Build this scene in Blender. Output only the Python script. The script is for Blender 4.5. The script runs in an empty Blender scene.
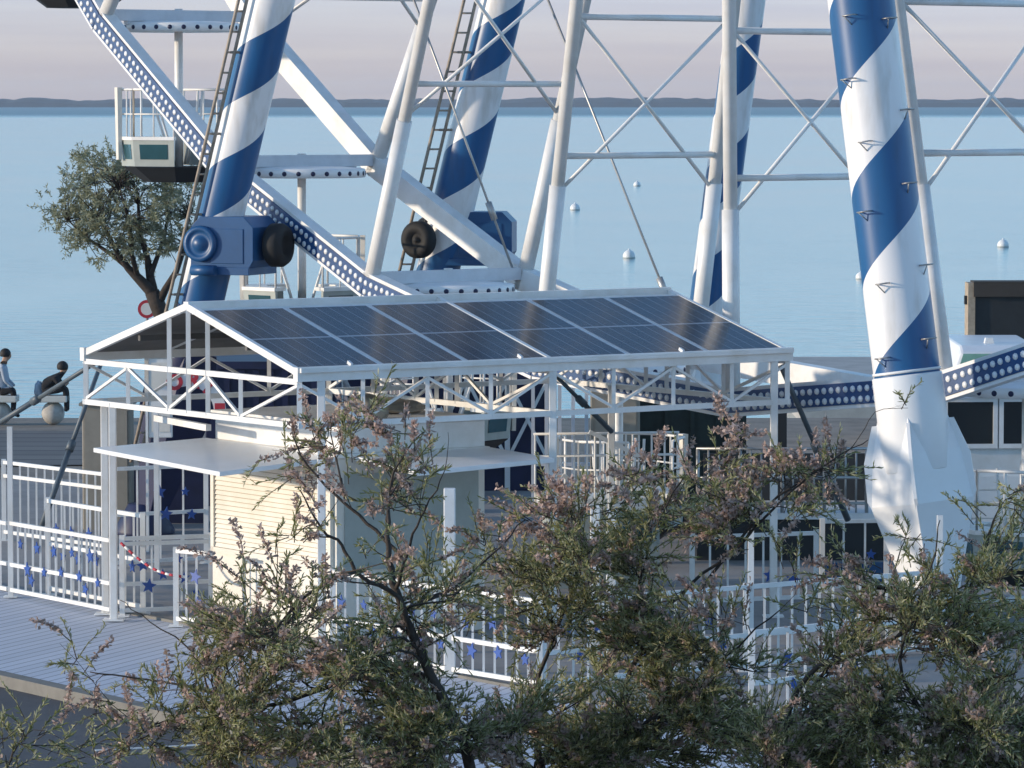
import bpy, bmesh, math, random
from mathutils import Vector, Matrix
R = math.radians
V = Vector
random.seed(7)
C = bpy.context.scene.collection
scene = bpy.context.scene
F_PX = 4400.0; CAM_H = 6.0; HORIZON = 100.0
PITCH = math.atan((384 - HORIZON) / F_PX)
_f = V((0, math.cos(PITCH), -math.sin(PITCH))); _u = V((0, math.sin(PITCH), math.cos(PITCH)))
SUN_DIR = V((-0.985, -0.17, 0)).normalized(); SUN_EL = R(9.5)

def ray(px, py):
    return V((1, 0, 0)) * ((px - 512) / F_PX) + _u * ((384 - py) / F_PX) + _f
def U(px, py, Y):
    d = ray(px, py); return V((0, 0, CAM_H)) + d * (Y / d.y)
def G(px, py, z=0.0):
    d = ray(px, py); return V((0, 0, CAM_H)) + d * ((z - CAM_H) / d.z)

# ------------------------------------------------------------------ materials
def nt(name):
    m = bpy.data.materials.new(name); m.use_nodes = True
    n = m.node_tree.nodes; l = m.node_tree.links
    return m, n, l, n['Principled BSDF']
def mat(name, col, rough=.5, metal=0, var=.12, scale=3.0, bump=0.0, bscale=40, spec=.5, dirt=None):
    m, n, l, p = nt(name)
    p.inputs['Roughness'].default_value = rough; p.inputs['Metallic'].default_value = metal
    p.inputs['Specular IOR Level'].default_value = spec
    tc = n.new('ShaderNodeTexCoord'); no = n.new('ShaderNodeTexNoise')
    no.inputs['Scale'].default_value = scale; no.inputs['Detail'].default_value = 6; no.inputs['Roughness'].default_value = .65
    l.new(tc.outputs['Object'], no.inputs['Vector'])
    mx = n.new('ShaderNodeMix'); mx.data_type = 'RGBA'
    c2 = dirt or tuple(c * (1 - 2 * var) for c in col)
    mx.inputs[6].default_value = (*col, 1); mx.inputs[7].default_value = (*c2, 1)
    rp = n.new('ShaderNodeMapRange'); rp.inputs[1].default_value = .42; rp.inputs[2].default_value = .75
    l.new(no.outputs['Fac'], rp.inputs[0]); l.new(rp.outputs[0], mx.inputs[0])
    l.new(mx.outputs[2], p.inputs['Base Color'])
    if bump:
        n2 = n.new('ShaderNodeTexNoise'); n2.inputs['Scale'].default_value = bscale; n2.inputs['Detail'].default_value = 4
        l.new(tc.outputs['Object'], n2.inputs['Vector'])
        b = n.new('ShaderNodeBump'); b.inputs['Strength'].default_value = bump; b.inputs['Distance'].default_value = .02
        l.new(n2.outputs['Fac'], b.inputs['Height']); l.new(b.outputs['Normal'], p.inputs['Normal'])
    return m
def math_node(n, l, op, a, b=None, c=None):
    x = n.new('ShaderNodeMath'); x.operation = op
    for i, q in enumerate((a, b, c)):
        if q is None: continue
        if isinstance(q, (int, float)): x.inputs[i].default_value = q
        else: l.new(q, x.inputs[i])
    return x.outputs[0]

M = {}
M['white'] = mat('white_paint', (.80, .79, .77), .42, dirt=(.66, .63, .58), scale=2.2)
M['white_clean'] = mat('white_gloss_paint', (.80, .80, .80), .32, dirt=(.73, .72, .70), scale=1.2)
M['cream'] = mat('cream_panel', (.76, .71, .63), .5, dirt=(.66, .60, .51), scale=1.5)
M['shutter'] = mat('shutter_slats', (.74, .69, .60), .5, dirt=(.64, .57, .45), scale=1.5)
M['gap_shade'] = mat('shutter_gap_shade', (.42, .35, .25), .7)  # backing painted darker to imitate shade in the gaps between slats
M['blue'] = mat('blue_paint', (.011, .080, .215), .4, var=.12, scale=2)
M['navy'] = mat('navy_hoarding', (.010, .016, .065), .5, var=.2)
M['rimblue'] = mat('rim_blue', (.012, .065, .19), .4)
M['star'] = mat('star_blue', (.02, .08, .33), .4)
M['black'] = mat('black_rubber', (.012, .012, .013), .75, var=.2)
M['dark'] = mat('dark_void', (.02, .022, .024), .6, var=.2)
M['grey_metal'] = mat('galvanised', (.45, .45, .44), .45, metal=.6, dirt=(.33, .30, .27))
M['ladder'] = mat('weathered_ladder', (.40, .33, .26), .6, dirt=(.20, .16, .13), scale=6)
M['slate'] = mat('slate_pole', (.095, .12, .14), .5, var=.2)
M['tyre'] = M['black']
M['glass_dark'] = mat('dark_glass', (.012, .018, .020), .08, var=.1, spec=.6)
M['teal_glass'] = mat('teal_glass', (.03, .09, .11), .1, var=.1, spec=.6)
M['green_glass'] = mat('green_tint_glass', (.22, .40, .30), .12, var=.1)
M['greygreen'] = mat('grey_green_panel', (.38, .41, .38), .5, var=.1)
M['beige'] = mat('beige_panel', (.34, .30, .24), .6, var=.12)
M['soffit'] = mat('panel_underside', (.10, .095, .09), .6, var=.2)
M['timber'] = mat('timber', (.42, .34, .25), .7, var=.2, scale=8)
M['stone'] = mat('pale_stone', (.45, .42, .38), .8, var=.14, scale=12)
M['bench'] = mat('bench_slab', (.62, .60, .54), .7, var=.1)
M['red'] = mat('red_paint', (.50, .03, .05), .45)
M['skin'] = mat('skin', (.42, .25, .17), .6, var=.05)
M['cloth_blk'] = mat('black_cloth', (.013, .013, .016), .9, var=.2)
M['cloth_white'] = mat('pale_shirt', (.36, .41, .48), .85, var=.1)
M['hair'] = mat('dark_hair', (.012, .009, .008), .7)
M['bark'] = mat('tamarisk_bark', (.055, .042, .034), .85, var=.3, scale=20, bump=.4)
M['olivebark'] = mat('olive_bark', (.045, .034, .028), .9, var=.3, scale=14, bump=.4)
M['buoy'] = mat('buoy_white', (.80, .80, .78), .4)
M['roofgrey'] = mat('pale_roof', (.62, .64, .68), .4, var=.08)
M['tarp'] = mat('beige_tarp', (.42, .36, .29), .8, var=.14, scale=5, bump=.5, bscale=6)
M['screen'] = mat('dark_green_screen', (.018, .032, .028), .7, var=.3, scale=4)
M['concrete'] = mat('quay_concrete', (.42, .40, .37), .85, var=.14, scale=2)
M['yellow'] = mat('yellow_rail', (.60, .50, .22), .6)

def leaf_mat(name, ca, cb, cc, trans=.25):
    m, n, l, p = nt(name)
    tc = n.new('ShaderNodeTexCoord'); no = n.new('ShaderNodeTexNoise'); no.inputs['Scale'].default_value = 2.6; no.inputs['Detail'].default_value = 3
    l.new(tc.outputs['Object'], no.inputs['Vector'])
    ge = n.new('ShaderNodeNewGeometry')
    mx = n.new('ShaderNodeMix'); mx.data_type = 'RGBA'; mx.inputs[6].default_value = (*ca, 1); mx.inputs[7].default_value = (*cb, 1)
    rp = n.new('ShaderNodeMapRange'); rp.inputs[1].default_value = .35; rp.inputs[2].default_value = .65
    l.new(no.outputs['Fac'], rp.inputs[0]); l.new(rp.outputs[0], mx.inputs[0])
    m2 = n.new('ShaderNodeMix'); m2.data_type = 'RGBA'; m2.inputs[7].default_value = (*cc, 1)
    l.new(mx.outputs[2], m2.inputs[6])
    l.new(math_node(n, l, 'POWER', ge.outputs['Random Per Island'], 1.7), m2.inputs[0])
    l.new(m2.outputs[2], p.inputs['Base Color']); p.inputs['Roughness'].default_value = .7; p.inputs['Specular IOR Level'].default_value = .2
    tr = n.new('ShaderNodeBsdfTranslucent'); l.new(m2.outputs[2], tr.inputs['Color'])
    ms = n.new('ShaderNodeMixShader'); ms.inputs[0].default_value = trans
    l.new(p.outputs[0], ms.inputs[1]); l.new(tr.outputs[0], ms.inputs[2])
    l.new(ms.outputs[0], n['Material Output'].inputs['Surface'])
    return m
M['leaf'] = leaf_mat('tamarisk_leaf', (.245, .255, .085), (.155, .18, .058), (.60, .56, .36), .5)
M['blossom'] = leaf_mat('tamarisk_blossom', (.42, .29, .24), (.31, .23, .175), (.72, .55, .49), .4)
M['olive'] = leaf_mat('olive_leaf', (.25, .26, .16), (.17, .185, .11), (.46, .47, .34), .45)

def stripe_mat(name, pitch, phase):
    m, n, l, p = nt(name)
    uv = n.new('ShaderNodeUVMap'); uv.uv_map = 'UVMap'; s = n.new('ShaderNodeSeparateXYZ'); l.new(uv.outputs[0], s.inputs[0])
    a = math_node(n, l, 'MULTIPLY', s.outputs[1], 1 / pitch)
    a = math_node(n, l, 'SUBTRACT', a, s.outputs[0]); a = math_node(n, l, 'ADD', a, phase)
    a = math_node(n, l, 'FRACT', a); a = math_node(n, l, 'LESS_THAN', a, .5)
    tc = n.new('ShaderNodeTexCoord'); no = n.new('ShaderNodeTexNoise'); no.inputs['Scale'].default_value = 2.5; no.inputs['Detail'].default_value = 7
    mp = n.new('ShaderNodeMapping'); mp.inputs['Scale'].default_value = (3, 3, .5)
    l.new(tc.outputs['Object'], mp.inputs[0]); l.new(mp.outputs[0], no.inputs['Vector'])
    rp = n.new('ShaderNodeMapRange'); rp.inputs[1].default_value = .48; rp.inputs[2].default_value = .85
    l.new(no.outputs['Fac'], rp.inputs[0])
    w = n.new('ShaderNodeMix'); w.data_type = 'RGBA'; w.inputs[6].default_value = (.80, .79, .79, 1); w.inputs[7].default_value = (.56, .52, .47, 1)
    b = n.new('ShaderNodeMix'); b.data_type = 'RGBA'; b.inputs[6].default_value = (.012, .098, .255, 1); b.inputs[7].default_value = (.018, .075, .185, 1)
    l.new(rp.outputs[0], w.inputs[0]); l.new(rp.outputs[0], b.inputs[0])
    x = n.new('ShaderNodeMix'); x.data_type = 'RGBA'; l.new(a, x.inputs[0]); l.new(b.outputs[2], x.inputs[6]); l.new(w.outputs[2], x.inputs[7])
    l.new(x.outputs[2], p.inputs['Base Color']); p.inputs['Roughness'].default_value = .35
    return m

# ------------------------------------------------------------------ mesh builder
class B:
    def __init__(s): s.v = []; s.f = []; s.mi = []; s.uv = {}; s.smooth = []
    def face(s, idx, m=0, sm=False, uv=None):
        s.f.append(tuple(idx)); s.mi.append(m); s.smooth.append(sm)
        if uv: s.uv[len(s.f) - 1] = uv
    def hexa(s, c, m=0):
        # c: 8 corners, bottom 4 ccw, top 4 ccw
        k = len(s.v); s.v += [V(p) for p in c]
        for q in ((3, 2, 1, 0), (4, 5, 6, 7), (0, 1, 5, 4), (1, 2, 6, 5), (2, 3, 7, 6), (3, 0, 4, 7)): s.face([k + i for i in q], m)
    def box(s, lo, hi, m=0, fr=None):
        x0, y0, z0 = lo; x1, y1, z1 = hi
        c = [V(p) for p in ((x0, y0, z0), (x1, y0, z0), (x1, y1, z0), (x0, y1, z0), (x0, y0, z1), (x1, y0, z1), (x1, y1, z1), (x0, y1, z1))]
        if fr: c = [fr(p) for p in c]
        s.hexa(c, m)
    def beam(s, a, b, w, h, m=0, up=(0, 0, 1)):
        a = V(a); b = V(b); d = (b - a).normalized(); up = V(up)
        if abs(d.dot(up)) > .98: up = V((0, 1, 0)) if abs(d.y) < .9 else V((1, 0, 0))
        x = d.cross(up).normalized() * (w / 2); y = x.cross(d).normalized() * (h / 2)
        s.hexa([a - x - y, a + x - y, b + x - y, b - x - y, a - x + y, a + x + y, b + x + y, b - x + y], m)
    def tube(s, pts, r, n=8, m=0, cap=True, sm=True):
        pts = [V(p) for p in pts]; rs = r if isinstance(r, (list, tuple)) else [r] * len(pts)
        d = (pts[1] - pts[0]).normalized(); x = d.orthogonal().normalized(); k0 = len(s.v)
        for i, p in enumerate(pts):
            if 0 < i < len(pts) - 1: d = (pts[i + 1] - pts[i - 1]).normalized()
            elif i: d = (pts[i] - pts[i - 1]).normalized()
            x = (x - d * x.dot(d)).normalized(); y = d.cross(x)
            for j in range(n):
                t = 2 * math.pi * j / n; s.v.append(p + (x * math.cos(t) + y * math.sin(t)) * rs[i])
        for i in range(len(pts) - 1):
            for j in range(n):
                a = k0 + i * n + j; b = k0 + i * n + (j + 1) % n
                s.face((a, b, b + n, a + n), m, sm)
        if cap:
            s.face([k0 + j for j in reversed(range(n))], m); s.face([k0 + (len(pts) - 1) * n + j for j in range(n)], m)
    def lathe(s, prof, n=24, m=0, o=(0, 0, 0), ax=None, sm=True):
        # prof: (r,z) list; ax: 3x3 frame (x,y,z vectors)
        o = V(o); X, Y, Z = ax or (V((1, 0, 0)), V((0, 1, 0)), V((0, 0, 1))); k = len(s.v)
        for r, z in prof:
            for j in range(n):
                t = 2 * math.pi * j / n; s.v.append(o + X * (r * math.cos(t)) + Y * (r * math.sin(t)) + Z * z)
        for i in range(len(prof) - 1):
            for j in range(n):
                a = k + i * n + j; b = k + i * n + (j + 1) % n
                s.face((a, b, b + n, a + n), m, sm)
        if prof[0][0] > 1e-4: s.face([k + j for j in reversed(range(n))], m)
        if prof[-1][0] > 1e-4: s.face([k + (len(prof) - 1) * n + j for j in range(n)], m)
    def prism(s, poly, off, m=0):
        # poly: list of points (planar), off: extrusion vector
        k = len(s.v); off = V(off); n = len(poly); s.v += [V(p) for p in poly] + [V(p) + off for p in poly]
        s.face([k + i for i in reversed(range(n))], m); s.face([k + n + i for i in range(n)], m)
        for i in range(n): s.face((k + i, k + (i + 1) % n, k + n + (i + 1) % n, k + n + i), m)
    def build(s, name, mats, parent=None, bevel=0):
        # geometry is given in world space; it is stored relative to its thing's Empty
        me = bpy.data.meshes.new(name)
        vs = s.v
        root = parent
        if root is not None:
            while root.parent: root = root.parent
            if root.type == 'EMPTY':
                inv = (Matrix.Translation(root.location) @ Matrix.Rotation(root.rotation_euler.z, 4, 'Z')).inverted()
                vs = [inv @ p for p in vs]
        me.from_pydata([tuple(p) for p in vs], [], s.f)
        for mm in (mats if isinstance(mats, (list, tuple)) else [mats]): me.materials.append(mm)
        me.polygons.foreach_set('material_index', s.mi); me.polygons.foreach_set('use_smooth', s.smooth)
        if s.uv:
            ul = me.uv_layers.new(name='UVMap')
            for fi, uvs in s.uv.items():
                for li, q in zip(me.polygons[fi].loop_indices, uvs): ul.data[li].uv = q
        me.validate(); me.update()
        if not s.uv or True:
            bm = bmesh.new(); bm.from_mesh(me); bmesh.ops.recalc_face_normals(bm, faces=bm.faces) if len(bm.faces) < 20000 else None; bm.to_mesh(me); bm.free()
        o = bpy.data.objects.new(name, me); C.objects.link(o)
        if parent is not None: o.parent = parent
        if bevel:
            bv = o.modifiers.new('bevel', 'BEVEL'); bv.width = bevel; bv.segments = 2; bv.limit_method = 'ANGLE'
        return o
def thing(name, label, cat, loc=(0, 0, 0), rz=0, group=None):
    o = bpy.data.objects.new(name, None); C.objects.link(o); o.empty_display_size = .3
    o.location = loc; o.rotation_euler = (0, 0, rz); o['label'] = label; o['category'] = cat
    if group: o['group'] = group
    return o
def tag(o, label, cat, group=None):
    o['label'] = label; o['category'] = cat
    if group: o['group'] = group
    return o
def struct(o): o['kind'] = 'structure'; return o
def copy_tree(o, parent=None):
    c = o.copy(); C.objects.link(c)
    if parent is not None: c.parent = parent
    for ch in [q for q in bpy.data.objects if q.parent == o]: copy_tree(ch, c)
    return c

# ------------------------------------------------------------------ camera, sun, world
cd = bpy.data.cameras.new('camera'); cam = bpy.data.objects.new('camera', cd); C.objects.link(cam)
cam.location = (0, 0, CAM_H); cam.rotation_euler = (R(90) - PITCH, 0, 0)
cd.sensor_fit = 'HORIZONTAL'; cd.sensor_width = 36; cd.lens = 36 * F_PX / 1024; cd.clip_start = .5; cd.clip_end = 30000
scene.camera = cam
sd = bpy.data.lights.new('sun', 'SUN'); sd.energy = 2.2; sd.angle = R(1.5); sd.color = (1, .84, .65)
so = bpy.data.objects.new('sun', sd); C.objects.link(so)
to_sun = SUN_DIR * math.cos(SUN_EL) + V((0, 0, math.sin(SUN_EL)))
so.rotation_euler = to_sun.to_track_quat('Z', 'Y').to_euler(); so.location = (-20, 30, 30)
w = bpy.data.worlds.new('World'); scene.world = w; w.use_nodes = True
n = w.node_tree.nodes; l = w.node_tree.links
sky = n.new('ShaderNodeTexSky'); sky.sky_type = 'NISHITA'; sky.sun_disc = False; sky.sun_elevation = SUN_EL
sky.sun_rotation = math.atan2(SUN_DIR.x, SUN_DIR.y); sky.air_density = 1.0; sky.dust_density = .15; sky.ozone_density = 3.0
bg = n['Background']; bg.inputs[1].default_value = .15
tc = n.new('ShaderNodeTexCoord'); sx = n.new('ShaderNodeSeparateXYZ'); l.new(tc.outputs['Generated'], sx.inputs[0])
ramp = n.new('ShaderNodeValToRGB'); e = ramp.color_ramp.elements
e[0].position = 0; e[0].color = (.69, .69, 1.21, 1); e[1].position = .5; e[1].color = (1.2, 1.15, 1.12, 1)
q = e.new(.03); q.color = (.75, .75, 1.28, 1); q = e.new(.07); q.color = (.88, 1.0, 1.28, 1); q = e.new(.15); q.color = (1.08, 1.20, 1.22, 1)
l.new(sx.outputs[2], ramp.inputs[0])
mul = n.new('ShaderNodeMix'); mul.data_type = 'RGBA'; mul.blend_type = 'MULTIPLY'; mul.inputs[0].default_value = 1
l.new(sky.outputs[0], mul.inputs[6]); l.new(ramp.outputs[0], mul.inputs[7])
# thin streaks of cloud close to the horizon
mp = n.new('ShaderNodeMapping'); mp.inputs['Scale'].default_value = (9, 9, 210)
cn = n.new('ShaderNodeTexNoise'); cn.inputs['Scale'].default_value = 1.0; cn.inputs['Detail'].default_value = 5; cn.inputs['Roughness'].default_value = .55
l.new(tc.outputs['Generated'], mp.inputs[0]); l.new(mp.outputs[0], cn.inputs['Vector'])
cr = n.new('ShaderNodeMapRange'); cr.inputs[1].default_value = .38; cr.inputs[2].default_value = .70; cr.inputs[3].default_value = 0; cr.inputs[4].default_value = .85
l.new(cn.outputs['Fac'], cr.inputs[0])
cm = n.new('ShaderNodeMix'); cm.data_type = 'RGBA'; cm.blend_type = 'MULTIPLY'; cm.inputs[7].default_value = (.87, .87, .93, 1)
l.new(cr.outputs[0], cm.inputs[0]); l.new(mul.outputs[2], cm.inputs[6]); l.new(cm.outputs[2], bg.inputs[0])
vs = scene.view_settings; vs.view_transform = 'Standard'; vs.look = 'None'; vs.gamma = 1; vs.exposure = .88; vs.use_curve_mapping = False
scene.render.engine = 'CYCLES'

# ------------------------------------------------------------------ setting: ground, water, shore
def uv_frame(o, ux, uy):
    ux = V(ux); uy = V(uy); o = V(o)
    return lambda p: o + ux * p[0] + uy * p[1] + V((0, 0, p[2]))
GU = V((.8208, .5712, 0)); GV = V((-.5712, .8208, 0))          # along the roof, along the gable (away)
QY = 83.0; WZ = -1.2
asph = mat('asphalt', (.085, .085, .09), .85, var=.16, scale=.9, bump=.3, bscale=60)
quaym = mat('quay_ground', (.27, .225, .18), .9, var=.22, scale=1.3, bump=.4, bscale=18)
b = B(); g = 60
b.v = [V((-400, -60, 0)), V((400, -60, 0)), V((400, QY, 0)), V((-400, QY, 0)), V((400, QY, -4)), V((-400, QY, -4))]
b.face((0, 1, 2, 3)); b.face((3, 2, 4, 5), 1)
struct(b.build('ground', [quaym, M['concrete']]))
fr = uv_frame((-5.2, 44.7, 0), GV, GU)      # x along the kerb (away), y into the site
b = B(); b.v = [fr((a, c, .004)) for a, c in ((-30, -25), (44, -25), (44, 0), (-30, 0))]; b.face((0, 1, 2, 3)); struct(b.build('road', asph))
def plank_mat(name, ca, cb, pitch, ang, gap=.08):
    m, n, l, p = nt(name); tc = n.new('ShaderNodeTexCoord'); mp = n.new('ShaderNodeMapping'); mp.inputs['Rotation'].default_value = (0, 0, ang)
    l.new(tc.outputs['Object'], mp.inputs[0]); s = n.new('ShaderNodeSeparateXYZ'); l.new(mp.outputs[0], s.inputs[0])
    a = math_node(n, l, 'MULTIPLY', s.outputs[0], 1 / pitch); fr_ = math_node(n, l, 'FRACT', a); fl = math_node(n, l, 'FLOOR', a)
    wn = n.new('ShaderNodeTexWhiteNoise'); wn.noise_dimensions = '1D'; l.new(fl, wn.inputs['W'])
    no = n.new('ShaderNodeTexNoise'); no.inputs['Scale'].default_value = 1.2; no.inputs['Detail'].default_value = 6; l.new(tc.outputs['Object'], no.inputs['Vector'])
    f = math_node(n, l, 'MULTIPLY', math_node(n, l, 'ADD', wn.outputs['Value'], no.outputs['Fac']), .5)
    x = n.new('ShaderNodeMix'); x.data_type = 'RGBA'; x.inputs[6].default_value = (*ca, 1); x.inputs[7].default_value = (*cb, 1); l.new(f, x.inputs[0])
    y = n.new('ShaderNodeMix'); y.data_type = 'RGBA'; y.inputs[7].default_value = tuple(c * .45 for c in cb) + (1,)
    l.new(math_node(n, l, 'LESS_THAN', fr_, gap), y.inputs[0]); l.new(x.outputs[2], y.inputs[6]); l.new(y.outputs[2], p.inputs['Base Color'])
    p.inputs['Roughness'].default_value = .75
    return m
b = B(); b.v = [fr((a, c, .12)) for a, c in ((-30, .18), (44, .18), (44, 3.75), (-30, 3.75))]; b.face((0, 1, 2, 3))
struct(b.build('pavement', plank_mat('grey_blue_paving', (.58, .60, .66), (.46, .485, .54), .16, math.atan2(GV.x, GV.y) + R(58), .12)))
b = B(); b.box((-30, 0, 0), (44, .18, .125), 0, fr); b.box((-30, 3.75, 0), (44, 3.82, .15), 0, fr); struct(b.build('kerb', mat('kerb_stone_shaded', (.20, .19, .17), .85, var=.16, scale=3)))  # kerb colour lowered to imitate the shade it lies in
b = B(); b.v = [V(q_) for q_ in ((*fr((-30, 3.82, 0)).xy, .13), (61, 54.4, .13), (61, 68, .13), (*fr((25.7, 3.82, 0)).xy, .13))]; b.face((0, 1, 2, 3))
struct(b.build('site_floor', mat('grey_site_floor', (.30, .28, .265), .85, var=.15, scale=1.1, bump=.2, bscale=30)))
b = B(); p0 = G(95, 751); p1 = G(210, 745); b.beam(p0 + V((0, 0, .006)), p1 + V((0, 0, .006)), .09, .004); struct(b.build('lane_marking', mat('road_paint', (.62, .62, .60), .7, var=.2, scale=4)))
struct_b = B()
# timber boardwalk on the left of the quay
b = B(); b.v = [G(-60, 466, .03), G(105, 464, .03), G(105, 431, .03), G(-60, 429, .03)]; b.v = [V((p.x, p.y, .02)) for p in b.v]; b.face((0, 1, 2, 3))
struct(b.build('boardwalk', plank_mat('weathered_boards', (.19, .165, .145), (.11, .095, .085), .95, R(90), .12)))
# water
wm, n, l, p = nt('bay_water')
p.inputs['Base Color'].default_value = (.13, .25, .275, 1); p.inputs['Roughness'].default_value = .12; p.inputs['IOR'].default_value = 1.33
tc = n.new('ShaderNodeTexCoord'); mp = n.new('ShaderNodeMapping'); mp.inputs['Scale'].default_value = (.55, 1.6, 1)
n1 = n.new('ShaderNodeTexNoise'); n1.inputs['Scale'].default_value = 1.0; n1.inputs['Detail'].default_value = 3
l.new(tc.outputs['Object'], mp.inputs[0]); l.new(mp.outputs[0], n1.inputs['Vector'])
mp2 = n.new('ShaderNodeMapping'); mp2.inputs['Scale'].default_value = (.05, .028, 1)
n2 = n.new('ShaderNodeTexNoise'); n2.inputs['Scale'].default_value = 1.0; n2.inputs['Detail'].default_value = 5; n2.inputs['Distortion'].default_value = .6
l.new(tc.outputs['Object'], mp2.inputs[0]); l.new(mp2.outputs[0], n2.inputs['Vector'])
mr = n.new('ShaderNodeMapRange'); mr.inputs[1].default_value = .35; mr.inputs[2].default_value = .7; mr.inputs[3].default_value = .15; mr.inputs[4].default_value = .5
l.new(n2.outputs['Fac'], mr.inputs[0])
# a wind-ruffled belt far out
gp = n.new('ShaderNodeSeparateXYZ'); l.new(tc.outputs['Object'], gp.inputs[0])
fw = n.new('ShaderNodeMapRange'); fw.inputs[1].default_value = 1750; fw.inputs[2].default_value = 2300; l.new(gp.outputs[1], fw.inputs[0])
l.new(math_node(n, l, 'ADD', math_node(n, l, 'MULTIPLY', fw.outputs[0], .33), .12), p.inputs['Roughness'])
bst = math_node(n, l, 'ADD', mr.outputs[0], math_node(n, l, 'MULTIPLY', fw.outputs[0], .9))
bp = n.new('ShaderNodeBump'); bp.inputs['Distance'].default_value = .12; l.new(bst, bp.inputs['Strength']); l.new(n1.outputs['Fac'], bp.inputs['Height'])
l.new(bp.outputs['Normal'], p.inputs['Normal'])
b = B(); b.v = [V((-1500, QY, WZ)), V((1500, QY, WZ)), V((1500, 5200, WZ)), V((-1500, 5200, WZ))]; b.face((0, 1, 2, 3)); struct(b.build('water', wm))
# far shore: low wooded land across the bay
from mathutils import noise as N
b = B(); nx = 520
def ridge(x): return 4.6 + 3.2 * N.noise(V((x * .004, 0, 3))) + 1.7 * N.noise(V((x * .02, 5, 0))) + 1.2 * N.noise(V((x * .08, 9, 0)))
rows = ((4310, 0), (4318, .55), (4335, .9), (4380, 1.0), (4480, .75), (4700, .3))
for i in range(nx + 1):
    x = -1400 + 2800 * i / nx
    for Y, k in rows: b.v.append(V((x, Y + 9 * N.noise(V((x * .01, Y, 0))), WZ - .2 + k * (2.6 + ridge(x) * 1.25 * (1 + .16 * N.noise(V((x * .06, Y * .05, 2))))))))
nr = len(rows)
for i in range(nx):
    for j in range(nr - 1): a = i * nr + j; b.face((a, a + nr, a + nr + 1, a + 1))
struct(b.build('far_shore', mat('far_woods_hazed', (.03, .042, .05), .95, var=.3, scale=.02)))  # wood colour shifted to blue to imitate distance haze
# jetty beyond the quay on the right
b = B(); b.box((6.45, 97.5, -4), (9.2, 104.5, -.25)); b.box((6.4, 97.4, -.25), (9.25, 104.6, -.1)); struct(b.build('jetty', M['concrete']))

# ------------------------------------------------------------------ ferris wheel
WU = V((math.cos(-.90), math.sin(-.90), 0)); WV = V((-math.sin(-.90), math.cos(-.90), 0))
HUB = V((2.396, 52.0, 23.27)); RAD = 20.81; WW = 2.56; T0 = .015; DT = 2 * math.pi / 36
def J(k, s=0, r=RAD):
    t = T0 + k * DT
    return HUB + WU * (r * math.sin(t)) - V((0, 0, 1)) * (r * math.cos(t)) + WV * (WW * s)
wheel = thing('ferris_wheel', 'huge white ferris wheel with blue dotted rim, its lowest spokes behind the solar roof', 'ferris wheel', (HUB.x, HUB.y, 2.4))
for k in range(-6, 3):
    for s in (0, 1):
        a, c = J(k, s), J(k + 1, s); d = (c - a).normalized(); rad = ((HUB + WV * (WW * s)) - (a + c) / 2).normalized()
        rb = B(); rb.beam(a - d * .06, c + d * .06, .20, .30, 0, rad)
        if s == 0:
            # blue light panel on the outer face with two rows of round lamps
            off = -WV * .112
            rb.beam(a + off - rad * .02, c + off - rad * .02, .022, .25, 1, rad)
            L = (c - a).length; nd = int(L / .118)
            for i in range(nd):
                for q in (-.07, .05):
                    o = a + d * (L * (i + .5) / nd) + off - rad * (.02 - q) * 1 - WV * .011
                    rb.lathe([(.040, 0), (.036, .010), (0, .014)], 8, 2, o, (d, rad, -WV))
            # short lamp caps along the inner flange
            rb.beam(a - WV * .03 - rad * .17, c - WV * .03 - rad * .17, .16, .04, 2, rad)
        o = rb.build('rim_beam', [M['white'], M['rimblue'], M['white_clean']], wheel)
        if s == 0: o['label'] = 'rim segment with a blue panel and two rows of white lamps'
for k in range(-5, 3):
    for s in (0, 1):
        sb = B(); sb.tube([J(k, s), J(k, s, 9), J(k, s, .5)], [.085, .085, .085], 12); 
        o2 = J(k, s, RAD - 2.0); sb.tube([J(k, s, RAD + .02), J(k, s, RAD - 2.25)], .105, 12)
        sb.build('spoke', M['white'], wheel)
    xb = B()
    r1, r2, r0 = RAD - 2.62, RAD - 4.35, RAD - 2.1
    if k == -2: r1, r2, r0 = RAD - 2.75, RAD - 4.5, RAD - 2.25
    for r in (r1, r2, r2 - 2.2): xb.tube([J(k, 0, r), J(k, 1, r)], .04, 8)
    xb.tube([J(k, 0, r0 - .05), J(k, 1, r2 - .05)], .027, 6); xb.tube([J(k, 1, r0 - .05), J(k, 0, r2 - .05)], .027, 6)
    xb.tube([J(k, 0, r2 - .3), J(k, 1, r2 - 2.1)], .027, 6); xb.tube([J(k, 1, r2 - .3), J(k, 0, r2 - 2.1)], .027, 6)
    xb.build('spoke_brace', M['white'], wheel)
for k in range(-5, 3):
    cb = B(); up = (HUB - J(k)).normalized(); cb.beam(J(k, -.03) + V((0, 0, .07)), J(k, 1.03) + V((0, 0, .07)), .14, .16)
    mid = J(k, .5) + V((0, 0, .07)); cb.beam(mid - WV * .9 - V((0, 0, .10)), mid + WV * .9 - V((0, 0, .10)), .10, .05)
    cb.build('crossbar', M['roofgrey'], wheel)
for a_, c_ in ((J(-1, .97), J(-2, .61, RAD - 4.4)), (J(-2, .95), J(-3, .61, RAD - 3.5))):
    cb = B(); cb.tube([a_, c_], .017, 6); dd_ = (c_ - a_).normalized(); cb.tube([a_ + dd_ * .85, a_ + dd_ * 1.1], .045, 8); cb.build('tie_cable', M['grey_metal'], wheel)
hb = B(); hb.tube([HUB - WV * .9, HUB + WV * (WW + .9)], .55, 24); hb.build('hub', M['white'], wheel)

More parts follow.
